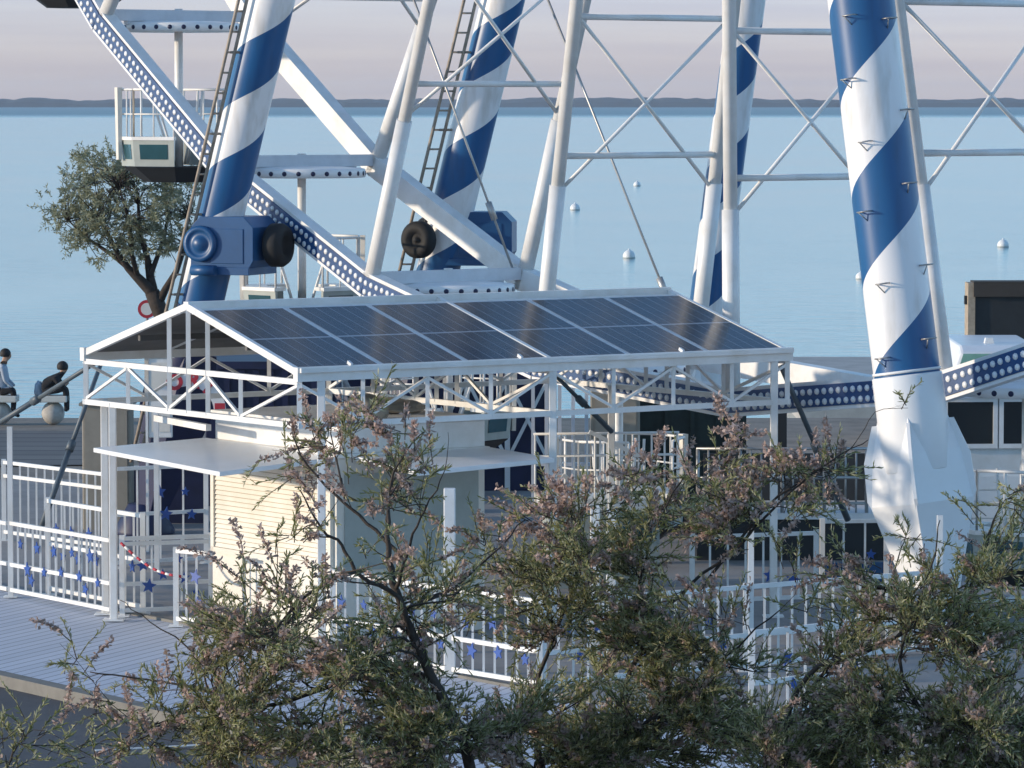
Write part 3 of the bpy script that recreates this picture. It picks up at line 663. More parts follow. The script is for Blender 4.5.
fence(ln(6.3), ln(7.75), (1.02, .52, .2), 'white barrier by the thick short post, below the middle bush', gap=.18, post_h=1.1, posts=(0, 1), stars=[(q, .72) for q in (.2, .5, .8)])
g = B(); q = ln(6.28); g.beam(q + V((0, 0, .13)), q + V((0, 0, 2.05)), .12, .12); g.beam(q + V((0, 0, .13)), q + V((0, 0, .15)), .24, .24); g.build('post', M['white'], None, .01); tag(bpy.data.objects[g and 'post' in bpy.data.objects and [o.name for o in bpy.data.objects if o.name.startswith('post') and o.parent is None][0]], 'thick white free standing post seen through the bush right of the kiosk', 'post')
bpy.data.objects[[o.name for o in bpy.data.objects if o.name.startswith('post') and o.parent is None][0]].name = 'tall_bollard'
cz = ln(7.75)
fence(cz + GU * .05, cz + GU * 2.6, (1.0, .5, .2), 'long white barrier turning right behind the middle bushes', gap=.18, stars=[(q, .7) for q in (.1, .25, .4, .6, .8)])
fence(cz + GU * 2.66, cz + GU * 5.2, (1.0, .5, .2), 'white barrier between a tall sunlit post and the pointed leg foot', gap=.18, posts=(1, 1), post_h=1.6)
fence(U(692, 600, 50.4), U(816, 600, 50.9), (.98, .24), 'white barrier with dark gaps behind the right bush', gap=.2, stars=((.1, .5), (.62, .5), (.8, .42)))
fence(U(822, 600, 52.3), U(886, 600, 52.4), (.98, .2), 'white barrier backed by a blue sheet beside the white leg foot', gap=.2, panel=.48, stars=((.35, .35), (.75, .6)))
fence(U(752, 600, 41.3), U(858, 600, 42.2), (.98, .5, .2), 'lowest white barrier nearest the viewer inside the bush', gap=.22, stars=((.95, .78), (.3, .7)))
fence(U(968, 600, 50.6), U(1040, 600, 51.2), (1.0, .2), 'white barrier at the right edge, right of the leg foot', gap=.2)
# pair of stubby posts
for i, (px, pt_) in enumerate(((595, 508), (611, 512))):
    c = U(px, 600, 45.8 + .3 * i); zt = U(px, pt_, c.y).z
    g = B(); g.beam(V((c.x, c.y, .13)), V((c.x, c.y, zt)), .1, .1); g.beam(V((c.x, c.y, zt)), V((c.x, c.y, zt + .03)), .12, .12)
    tag(g.build('square_bollard', M['white'], None, .008), ('left one of two square white posts side by side amid the bush', 'right and slightly shorter one of two square white posts amid the bush')[i], 'post', 'square white posts in the bush')
# red and white chain
g = B(); a = U(121, 543, 49.4); c = U(186, 577, 48.9); n_ = 16
for i in range(n_):
    t0, t1 = i / n_, (i + 1) / n_; sg = lambda t: a.lerp(c, t) - V((0, 0, .10 * math.sin(math.pi * t)))
    g.tube([sg(t0), sg(t1)], .016, 6, i % 2)
tag(g.build('barrier_chain', [M['red'], M['white']]), 'red and white plastic chain sagging across the gap beside the kiosk', 'chain')

# boarding steps and railings behind the pavilion
st = thing('boarding_platform', 'raised boarding platform with grey handrails under the right half of the roof', 'platform', U(620, 500, 53.2) * 1)
st.location.z = 0
g = B(); q = U(545, 500, 52.6); u2 = V((1, .12, 0)).normalized(); v2 = V((-.12, 1, 0)); sf = lambda p: V((q.x, q.y, 0)) + u2 * p[0] + v2 * p[1] + V((0, 0, p[2]))
g.box((0, 0, 1.08), (1.45, .8, 1.22), 0, sf); g.build('deck', M['white'], st)
g = B(); g.box((.06, .05, .13), (1.40, .75, 1.08), 0, sf); g.build('base', M['greygreen'], st)
g = B(); g.box((.95, .02, .72), (1.30, .046, 1.0), 0, sf); g.build('hatch', M['teal_glass'], st)
g = B()
for z in (1.95, 1.68): g.tube([sf((-.05, .7, z)), sf((1.75, .78, z))], .016, 6)
for i in range(12): g.tube([sf((-.03 + .16 * i, .7 + .007 * i, 1.0)), sf((-.03 + .16 * i, .7 + .007 * i, 1.95))], .012, 6)
g.beam(sf((.55, .1, 2.02)), sf((1.28, .1, 1.66)), .04, .05); 
for i in range(5): g.tube([sf((.62 + .15 * i, .1, 1.2)), sf((.62 + .15 * i, .1, 1.98 - .074 * i))], .014, 6)
g.beam(sf((.25, .3, 1.48)), sf((.55, .3, 1.30)), .04, .05)
g.build('handrail', M['white'], st)

ep = thing('exit_platform', 'low platform with painted shade below and thin rails, left of the white pointed foot', 'platform', U(790, 520, 56))
ep.location.z = 0
a_ = U(694, 520, 55.9); c_ = U(892, 520, 55.9); zt_ = .74
g = B(); g.box((a_.x, a_.y, zt_ - .08), (c_.x, a_.y + 2.2, zt_)); g.build('deck', M['white'], ep)
g = B(); g.box((a_.x + .04, a_.y + .06, .13), (c_.x - .04, a_.y + 2.1, zt_ - .08)); g.build('under_deck_shade', M['dark'], ep)  # dark box standing in for the shade under the deck
g = B(); n_ = 19
for i in range(n_): xx = a_.x + .05 + (c_.x - a_.x - .1) * i / (n_ - 1); g.tube([(xx, a_.y + .08, zt_), (xx, a_.y + .08, zt_ + .82)], .013 if i % 4 else .024, 6)
for z_ in (.82, .45, .12): g.tube([(a_.x + .03, a_.y + .08, zt_ + z_), (c_.x - .03, a_.y + .08, zt_ + z_)], .02, 6)
g.build('handrail', M['grey_metal'], ep)
g = B(); g.box((a_.x + .2, a_.y + 1.8, zt_), (c_.x - .1, a_.y + 1.86, zt_ + .62)); g.build('back_board', M['dark'], ep)

# ------------------------------------------------------------------ objects behind
def boxthing(name, px0, px1, py_top, Y, dep, m, label, cat, z0=0.0, ang=0, group=None):
    a = U(px0, py_top, Y); c = U(px1, py_top, Y); g = B(); ux = V((math.cos(ang), math.sin(ang), 0)); uy = V((-math.sin(ang), math.cos(ang), 0))
    root = thing(name, label, cat, (a.x, a.y, z0), 0, group); fr_ = lambda p: V((a.x, a.y, 0)) + ux * p[0] + uy * p[1] + V((0, 0, p[2]))
    g.box((0, 0, z0), (c.x - a.x, dep, a.z), 0, fr_); o_ = g.build('casing', m, root, .015)
    return root, fr_, c.x - a.x, a.z
r_, f_, w_, h_ = boxthing('utility_cabinet', 82, 130, 406, 60, .6, M['beige'], 'beige utility cabinet behind the tall left pavilion post', 'cabinet')
g = B(); g.box((.04, -.02, .1), (w_ / 2 - .01, -.001, h_ - .06), 0, f_); g.box((w_ / 2 + .01, -.02, .1), (w_ - .04, -.001, h_ - .06), 0, f_); g.build('door', M['beige'], r_)
g = B(); g.box((w_ / 2 - .06, -.04, h_ * .5), (w_ / 2 - .03, -.02, h_ * .5 + .14), 0, f_); g.build('handle', M['dark'], r_)
g = B(); g.box((-.04, -.04, h_), (w_ + .04, .64, h_ + .04), 0, f_); g.build('lid', M['beige'], r_)
r_, f_, w_, h_ = boxthing('navy_container', 205, 336, 362, 63.5, 2.2, M['navy'], 'navy blue container behind the kiosk, under the left end of the roof', 'container')
g = B()
for i in range(9): g.box((w_ * (i + .3) / 9, -.04, .15), (w_ * (i + .7) / 9, -.001, h_ - .12), 0, f_)
g.build('ribbing', M['navy'], r_)
g = B(); g.box((-.03, -.06, h_ - .10), (w_ + .03, -.041, h_ + .01), 0, f_); g.box((-.03, -.06, .0), (w_ + .03, -.041, .12), 0, f_); g.build('frame', M['navy'], r_)
r_, f_, w_, h_ = boxthing('navy_hoarding', 345, 548, 372, 66, .12, M['navy'], 'long navy blue hoarding seen through the roof trusses', 'hoarding')
g = B()
for i in range(6): g.box((w_ * i / 5 - .04, -.06, 0), (w_ * i / 5 + .04, -.001, h_ + .05), 0, f_)
g.build('post', M['white'], r_)
g = B()
for i in range(5): g.beam(f_((w_ * i / 5, -.08, .6)), f_((w_ * (i + 1) / 5, -.08, h_ - .1)), .05, .05); g.beam(f_((w_ * i / 5, -.11, h_ - .1)), f_((w_ * (i + 1) / 5, -.11, .6)), .05, .05)
g.build('brace', M['white'], r_)
r_, f_, w_, h_ = boxthing('navy_hoarding', 126, 208, 470, 60.9, .1, M['navy'], 'low navy panel standing behind the barriers left of the kiosk', 'panel')
g = B(); g.box((-.04, -.02, h_), (w_ + .04, .12, h_ + .05), 0, f_); g.box((-.05, -.02, 0), (0, .12, h_), 0, f_); g.build('frame', M['white'], r_)
r_, f_, w_, h_ = boxthing('screen_wall', 641, 744, 396, 59.5, .25, M['screen'], 'dark green screen wall beyond the boarding rails', 'screen')
g = B()
for i in range(5): g.box((w_ * i / 4 - .03, -.05, 0), (w_ * i / 4 + .03, -.001, h_ + .03), 0, f_)
g.box((-.03, -.06, h_), (w_ + .03, .28, h_ + .05), 0, f_); g.build('frame', M['screen'], r_)
r_, f_, w_, h_ = boxthing('grey_locker', 591, 640, 390, 59, .5, M['beige'], 'grey beige locker left of the dark green screen', 'locker')
g = B(); g.box((.05, -.02, .1), (w_ - .05, -.001, h_ - .08), 0, f_); g.build('door', M['beige'], r_); g = B(); g.box((w_ - .13, -.04, h_ * .55), (w_ - .09, -.02, h_ * .55 + .12), 0, f_); g.build('handle', M['dark'], r_)
r_, f_, w_, h_ = boxthing('black_pillar', 774, 787, 410, 58.5, .18, M['dark'], 'narrow black pillar right of the pavilion corner post', 'pillar')
g = B(); g.box((-.04, -.04, 0), (w_ + .04, .22, .1), 0, f_); g.box((-.03, -.03, h_), (w_ + .03, .21, h_ + .04), 0, f_); g.build('cap', M['dark'], r_)
r_, f_, w_, h_ = boxthing('planter_box', 860, 902, 590, 47.2, .4, M['beige'], 'beige planter box at the foot of the white leg', 'planter', .13)
g = B(); g.box((-.03, -.03, h_ - .06), (w_ + .03, .43, h_ + .0), 0, f_); g.build('rim', M['beige'], r_)
# white window-glazed screen on the quay
a = U(533, 420, 63); 
r_ = thing('windbreak', 'white framed glass windscreen left of the grey locker', 'screen', (a.x, a.y, 0)); wsx = (600 - 533) / F_PX * 63
f_ = lambda p: V((a.x, a.y, 0)) + V(p)
ztop = U(533, 368, 63).z
g = B()
for i in range(6): g.box((wsx * i / 5 - .025, 0, 0), (wsx * i / 5 + .025, .05, ztop), 0, f_)
for z in (.1, .75, ztop): g.box((0, .01, z), (wsx, .06, z + .05), 0, f_)
g.build('frame', M['roofgrey'], r_)
gm, n, l, p = nt('clear_glass'); p.inputs['Base Color'].default_value = (.9, .95, .97, 1); p.inputs['Roughness'].default_value = .02; p.inputs['Transmission Weight'].default_value = 1; p.inputs['IOR'].default_value = 1.02
for i in range(5):
    g = B(); g.box((wsx * i / 5 + .03, .02, .16), (wsx * (i + 1) / 5 - .03, .03, ztop - .02), 0, f_); g.build('pane', gm, r_)
# arched sign with red letters
SY = 54.6; sc = U(188, 412, SY); ppm = F_PX / SY
r_ = thing('arched_sign', 'white arched sign with red letters standing behind the gable truss', 'sign', (sc.x, sc.y, 0))
g = B(); ro, ri = 38 / ppm, 26 / ppm; na = 28; pts = [sc + V((math.cos(math.pi * i / na) * ro, 0, math.sin(math.pi * i / na) * ro)) for i in range(na + 1)] + [sc + V((math.cos(math.pi * (na - i) / na) * ri, 0, math.sin(math.pi * (na - i) / na) * ri)) for i in range(na + 1)]
for i in range(na): 
    t0, t1 = math.pi * i / na, math.pi * (i + 1) / na
    pt4 = [sc + V((math.cos(t) * rr, 0, math.sin(t) * rr)) for t, rr in ((t0, ri), (t0, ro), (t1, ro), (t1, ri))]
    g.prism(pt4, V((0, .05, 0)))
g.build('arch_board', M['white'], r_)
for s in (-1, 1): g = B(); g.beam(V((sc.x + s * (ro + ri) / 2, sc.y + .025, 0)), V((sc.x + s * (ro + ri) / 2, sc.y + .025, sc.z)), .06, .12); g.build('post', M['white'], r_)
def letter(ch, ang, size):
    cu = bpy.data.curves.new('letter', 'FONT'); cu.body = ch; cu.size = size; cu.align_x = 'CENTER'; cu.align_y = 'CENTER'; cu.extrude = .006; cu.offset = .012
    tmp = bpy.data.objects.new('letter_src', cu); C.objects.link(tmp); dg = bpy.context.evaluated_depsgraph_get(); me = bpy.data.meshes.new_from_object(tmp.evaluated_get(dg)); bpy.data.objects.remove(tmp)
    rm = (ro + ri) / 2; pos = sc + V((math.cos(ang) * rm, -.008, math.sin(ang) * rm))
    Mx = Matrix.Translation(pos - r_.location) @ Matrix.Rotation(-(ang - math.pi / 2), 4, 'Y') @ Matrix.Rotation(math.pi / 2, 4, 'X')
    me.transform(Mx); me.materials.clear(); me.materials.append(M['red']); o = bpy.data.objects.new('letter', me); C.objects.link(o); o.parent = r_
letter('O', R(114), .25); letter('R', R(80), .25); letter('I', R(50), .25)
g = B(); g.box((ri + .01, -.010, 0.02), (ro - .01, -.001, .11), 0, lambda p: sc + V(p)); g.build('red_block', M['red'], r_)
r_, f_, w_, h_ = boxthing('notice_board', 148, 172, 358, 57.0, .06, M['white'], 'upright white notice board left of the arched sign', 'board', 1.62)
g = B(); g.box((.03, -.012, 1.7), (w_ - .03, -.001, h_ - .06), 0, f_); g.build('sheet', M['cream'], r_)
g = B(); g.box((-.035, -.02, 0), (-.002, .08, h_ + .03), 0, f_); g.box((-.035, -.02, h_ + .002), (w_ + .03, .08, h_ + .035), 0, f_); g.build('frame', M['white'], r_)
# slate poles leaning at the left end
def pole(pts, r, name, label):
    g = B(); a, c = pts; d = (c - a); g.tube([a, a + d * .5], r, 10); g.tube([a + d * .48, c], r * .8, 10); g.lathe([(r * 1.5, 0), (r * 1.5, .12), (r, .14)], 12, 0, a + d * .45, (d.orthogonal().normalized(), d.normalized().cross(d.orthogonal().normalized()), d.normalized()))
    tag(g.build(name, M['slate']), label, 'pole', 'dark braces leaning against the pavilion')
pole((G(41, 528, .9), U(103, 358, 53.5)), .034, 'leaning_brace', 'steep dark brace leaning in front of the left barriers')
pole((U(-25, 438, 56), U(106, 356, 54)), .036, 'leaning_brace', 'shallow dark brace slanting past the seated people on the left')
pole((U(612, 432, 51), U(551, 371, 50.6)), .03, 'leaning_brace', 'thin dark stay slanting down right under the middle of the roof')
pole((U(848, 520, 51.0), U(781, 366, 50.2)), .038, 'leaning_brace', 'dark brace slanting down right from the right pavilion corner')
# operator cabin on the right
a = U(944, 396, 58.5)
r_ = thing('operator_cabin', 'white operator cabin with wide dark windows at the right edge', 'cabin', (a.x, a.y, 0)); f_ = lambda p: V((a.x, a.y, 0)) + V((p[0], p[1] + p[0] * .06, p[2]))
zt = a.z; zw1 = U(944, 402, 58.5).z; zw0 = U(944, 444, 58.5).z
g = B(); g.box((0, .03, 0), (2.6, 2.0, zt), 0, f_)
for i in range(5): g.box((-.01, 0.0, .05 + i * .19), (2.61, .029, .05 + i * .19 + .175), 0, f_)
g.build('wall', M['white'], r_)
for i, (x0, x1) in enumerate(((.05, .66), (.80, 1.42), (1.56, 2.2))):
    g = B(); g.box((x0 - .06, -.03, zw0 - .06), (x1 + .06, .02, zw0), 0, f_); g.box((x0 - .06, -.03, zw1), (x1 + .06, .02, zw1 + .05), 0, f_); g.box((x0 - .06, -.03, zw0), (x0, .02, zw1), 0, f_); g.box((x1, -.03, zw0), (x1 + .06, .02, zw1), 0, f_)
    wf = g.build('window', M['white'], r_); g = B(); g.box((x0, .0, zw0), (x1, .027, zw1), 0, f_); g.build('pane', M['glass_dark'], wf)
g = B(); g.box((-.08, -.12, zt), (2.7, 2.1, zt + .07), 0, f_); g.build('roof', M['roofgrey'], r_)
# parked van behind the rim
def van():
    Y = 74.0; a = U(950, 380, Y); r_ = thing('parked_van', 'white van with greenish windscreen parked behind the dotted rim at the right edge', 'van', (a.x + 1.0, a.y + 2, 0))
    x0 = a.x - .02; W_ = 1.95; f_ = lambda p: V((x0, a.y, 0)) + V((p[0], p[1], p[2]))
    prof = [(0.0, .35), (0.0, 1.0), (.55, 1.10), (1.0, 1.70), (1.35, 1.80), (4.2, 1.83), (4.5, 1.6), (4.55, .35)]     # y depth, z
    g = B(); k = len(g.v)
    def rail(inset): return [f_((inset if z > 1.2 else .04, y_, z)) for y_, z in prof], [f_((W_ - (inset if z > 1.2 else 0), y_, z)) for y_, z in prof]
    Lp, Rp = rail(.30); n_ = len(prof); g.v += Lp + Rp
    g.face([k + i for i in range(n_)]); g.face([k + n_ + i for i in reversed(range(n_))])
    for i in range(n_): j = (i + 1) % n_; g.face((k + i, k + j, k + n_ + j, k + n_ + i))
    g.build('body', M['white_clean'], r_, .05)
    g = B(); g.hexa([f_((.14, .57, 1.14)), f_((W_ - .14, .57, 1.14)), f_((W_ - .34, .97, 1.67)), f_((.34, .97, 1.67))] + [f_((.14, .545, 1.15)), f_((W_ - .14, .545, 1.15)), f_((W_ - .34, .945, 1.68)), f_((.34, .945, 1.68))]); g.build('windscreen', M['green_glass'], r_)
    g = B(); g.hexa([f_((.8, 1.9, 1.80)), f_((.98, 1.9, 1.80)), f_((.98, 2.06, 1.80)), f_((.8, 2.06, 1.80)), f_((.82, 1.92, 1.90)), f_((.96, 1.92, 1.90)), f_((.96, 2.04, 1.90)), f_((.82, 2.04, 1.90))]); g.build('roof_beacon', M['white'], r_, .01)
    for sx_ in (.12, W_ - .12 - .2):
        for yy in (.85, 3.7):
            g = B(); g.lathe([(.2, 0), (.33, .02), (.33, .2), (.2, .22)], 24, 0, f_((sx_, yy, .33)), (V((0, 1, 0)), V((0, 0, 1)), V((1, 0, 0)))); g.build('wheel', M['tyre'], r_)
    for xx in (.16, W_ - .46):
        g = B(); g.box((xx, -.02, .78), (xx + .3, .0, .95), 0, f_); g.build('headlight', M['roofgrey'], r_)
    for s, xx in ((-1, -.02), (1, W_ + .02)):
        g = B(); g.box((min(xx, xx + s * .16), .72, 1.2), (max(xx, xx + s * .16), .8, 1.42), 0, f_); g.build('mirror', M['black'], r_)
van()
# black panel in wooden frame on the quay
a = U(968, 283, 81); r_ = thing('display_case', 'large black panel in a pale timber frame standing beyond the van', 'panel', (a.x, a.y, 0)); f_ = lambda p: V((a.x, a.y, 0)) + V(p)
h_ = a.z
g = B(); g.box((.13, .0, .4), (2.4, .5, h_ - .04), 0, f_); g.build('back', M['dark'], r_)
g = B(); g.box((.0, -.05, 0), (.13, .55, h_), 0, f_); g.box((2.4, -.05, 0), (2.53, .55, h_), 0, f_); g.box((.12, -.05, .2), (2.41, .55, .38), 0, f_); g.build('frame', M['timber'], r_)
g = B(); g.box((.10, -.09, h_ - .25), (2.43, -.001, h_ - .03), 0, f_); g.box((.1, -.06, h_ - .03), (2.45, .56, h_ + .03), 0, f_); g.build('valance', mat('dark_awning', (.05, .042, .035), .8), r_)
g = B(); g.box((-.05, .1, h_ - .4), (-.001, .22, h_ - .24), 0, f_); g.build('lamp_box', M['dark'], r_)

# round sign by the tree
c = U(147, 309, 72); r_ = thing('round_sign', 'round white sign with a red rim on a pole beside the olive trunk', 'sign', (c.x, c.y, 0))
g = B(); g.lathe([(.15, 0), (.15, .02), (.10, .022), (.10, .02)], 28, 0, c, (V((1, 0, 0)), V((0, 0, 1)), V((0, -1, 0))), False); g.build('rim', M['red'], r_)
g = B(); g.lathe([(.10, .0), (.10, .025), (0, .025)], 28, 0, c, (V((1, 0, 0)), V((0, 0, 1)), V((0, -1, 0))), False); g.build('face', M['white'], r_)
g = B(); g.tube([V((c.x, c.y + .03, 0)), V((c.x, c.y + .03, c.z + .1))], .025, 8); g.build('pole', M['grey_metal'], r_)

# benches of a pale slab on stone balls, with people
def bench(px0, px1, ball, label):
    Y = 81.2; a = U(px0, 394, Y); c = U(px1, 394, Y); r_ = thing('stone_bench', label, 'bench', ((a.x + c.x) / 2, Y, 0), 0, 'slab benches on the quay edge')
    g = B(); g.box((a.x, Y - .25, .43), (c.x, Y + .25, .55)); g.build('seat', M['bench'], r_, .02)
    for px in ball:
        x_ = U(px, 400, Y).x; g = B(); g.lathe([(.0, 0)] + [(.215 * math.sin(t), .22 - .22 * math.cos(t)) for t in [math.pi * i / 14 for i in range(2, 13)]] + [(.06, .43)], 28, 0, (x_, Y, 0)); g.build('ball_support', M['stone'], r_)
    return Y
bench(-40, 18, (0, -32), 'pale slab bench cut by the left edge, under the person in a pale shirt')
bench(40, 68, (53,), 'pale slab bench on one stone ball, with the hunched person in black')
def person(label, J_, edges, rad, matfn, mats, hair_c, hair_r, look):
    """one skinned body; clothes are regions of it, hair is a child"""
    root_name = 'person'
    me = bpy.data.meshes.new(root_name); me.from_pydata([tuple(p) for p in J_], edges, [])
    o = bpy.data.objects.new(root_name, me); C.objects.link(o)
    sk = o.modifiers.new('skin', 'SKIN')
    for i, r in enumerate(rad): me.skin_vertices[0].data[i].radius = (r, r) if not isinstance(r, tuple) else r
    me.skin_vertices[0].data[0].use_root = True
    ss = o.modifiers.new('sub', 'SUBSURF'); ss.levels = 2; ss.render_levels = 2
    dg = bpy.context.evaluated_depsgraph_get(); m2 = bpy.data.meshes.new_from_object(o.evaluated_get(dg))
    o.modifiers.clear(); o.data = m2; m2.materials.clear()
    for m_ in mats: m2.materials.append(m_)
    for q in m2.polygons: q.use_smooth = True; q.material_index = matfn(q.center)
    hb_ = B(); hb_.lathe([(.0, -hair_r * .5)] + [(hair_r * math.sin(t), -hair_r * math.cos(t)) for t in [math.pi * i / 12 for i in range(4, 12)]] + [(0.0, hair_r)], 20, 0, hair_c, None)
    h = hb_.build('hair', M['hair'], o); tag(o, label, 'person'); return o
Y = 81.2
def pp(px, py, dy=0): return U(px, py, Y + dy)
# left: upright, facing right
base = pp(1, 391)
j = [base, base + V((.01, 0, .18)), base + V((.03, 0, .38)), base + V((.05, 0, .50)), base + V((.07, 0, .56)), base + V((.10, 0, .66)), base + V((.13, 0, .76)), base + V((.20, -.02, .64)),
     base + V((.02, -.09, .0)), base + V((.24, -.10, .02)), base + V((.25, -.10, -.18)), base + V((.24, -.10, -.42)), base + V((.36, -.10, -.46)),
     base + V((.0, .09, .0)), base + V((.22, .11, .02)), base + V((.22, .11, -.20)), base + V((.20, .11, -.42)), base + V((.32, .11, -.46)),
     base + V((.05, -.17, .44)), base + V((.10, -.20, .20)), base + V((.24, -.16, .08)), base + V((.05, .17, .44)), base + V((.10, .20, .20)), base + V((.24, .16, .08))]
ed = [(0, 1), (1, 2), (2, 3), (3, 4), (4, 5), (5, 6), (5, 7), (0, 8), (8, 9), (9, 10), (10, 11), (11, 12), (0, 13), (13, 14), (14, 15), (15, 16), (16, 17), (2, 18), (18, 19), (19, 20), (2, 21), (21, 22), (22, 23)]
rd = [.13, .13, .13, .06, .05, .095, .06, .02, .085, .075, .055, .04, .035, .085, .075, .055, .04, .035, .055, .042, .03, .055, .042, .03]
bz = base.z
person('person in a pale shirt and dark shorts sitting upright at the left edge', j, ed, rd, lambda c: 2 if c.z < bz + .07 and (c.z > bz - .12 or c.z < bz - .36) else (1 if c.z < bz + .50 and c.z > bz + .02 else (2 if c.z < bz - .0 else 0)), [M['skin'], M['cloth_white'], M['cloth_blk']], base + V((.085, 0, .69)), .104, 1)
# right: hunched forward, all in black
base = pp(44, 391)
j = [base, base + V((.08, 0, .16)), base + V((.20, 0, .26)), base + V((.31, 0, .30)), base + V((.35, 0, .34)), base + V((.36, 0, .42)), base + V((.36, 0, .52)), base + V((.44, -.01, .40)),
     base + V((.02, -.09, .01)), base + V((.28, -.12, .03)), base + V((.40, -.12, .05)), base + V((.42, -.12, -.18)), base + V((.42, -.12, -.38)),
     base + V((.02, .09, .01)), base + V((.28, .12, .03)), base + V((.40, .12, .05)), base + V((.42, .12, -.18)), base + V((.42, .12, -.38)),
     base + V((.22, -.17, .24)), base + V((.34, -.20, .08)), base + V((.44, -.12, .16)), base + V((.22, .17, .24)), base + V((.34, .2, .08)), base + V((.44, .12, .16))]
rd2 = [.13, .14, .13, .06, .05, .09, .055, .02, .085, .075, .06, .045, .04, .085, .075, .06, .045, .04, .055, .045, .03, .055, .045, .03]
bz2 = base.z
person('person in black hunched forward on the slab bench, dark hair', j, ed, rd2, lambda c: 0 if c.z > bz2 + .36 or (c.x > base.x + .41 and c.z > bz2 + .11) else 1, [M['skin'], M['cloth_blk']], base + V((.345, .01, .45)), .108, 1)
o = lump('pale_bag', pp(39, 380, .1), .09, .09, .17, M['cloth_white'], 'pale bag standing behind the hunched person in black', 'bag', 9); o.location.z = .55 + .09

# mooring buoys
for i, (px, py, s) in enumerate(((637, 186, 3.6), (575, 210, 5.0), (629, 258, 6.2), (1003, 247, 5.8), (861, 279, 5.4))):
    c = G(px, py, WZ); rr = s * c.y / F_PX
    g = B(); g.lathe([(.0, -rr * .5)] + [(rr * math.sin(t), rr * .3 - rr * math.cos(t)) for t in [math.pi * q / 12 for q in range(4, 12)]] + [(rr * .16, rr * 1.34), (rr * .12, rr * 1.5), (0, rr * 1.52)], 20, 0, c)
    g.lathe([(rr * 1.01, -rr * .05), (rr * 1.03, rr * .12), (rr * 1.0, rr * .14)], 20, 1, c)
    tag(g.build('mooring_buoy', [M['buoy'], M['greygreen']]), ('smallest and farthest white buoy, left of the thinnest striped leg', 'white buoy close right of the spoke above the roof middle', 'white buoy nearest the roof ridge, under the crossed braces', 'white buoy right of the nearest striped leg', 'white buoy touching the left side of the nearest striped leg')[i], 'buoy', 'white mooring buoys')

# ------------------------------------------------------------------ vegetation
def needle(b, o, d, ln, wd, m=0):
    sidev = d.cross(V((random.gauss(0, 1), random.gauss(0, 1), random.gauss(0, 1)))).normalized() * (wd / 2)
    k = len(b.v); m_ = o + d * (ln * .55) + sidev * random.uniform(-1, 1)
    b.v += [o - sidev * .5, o + sidev * .5, m_ + sidev, o + d * ln, m_ - sidev]
    b.face((k, k + 1, k + 2, k + 3, k + 4), m)
def rnd(): return V((random.gauss(0, 1), random.gauss(0, 1), random.gauss(0, 1)))
def bez(a, c, d0, sag=0, n_=5):
    L = (c - a).length; p1 = a + d0 * (L * .4); p2 = c - (c - a).normalized() * (L * .3) + V((0, 0, L * sag))
    out = []
    for i in range(n_):
        t = i / (n_ - 1); out.append(a * (1 - t) ** 3 + p1 * (3 * t * (1 - t) ** 2) + p2 * (3 * t * t * (1 - t)) + c * t ** 3)
    return out
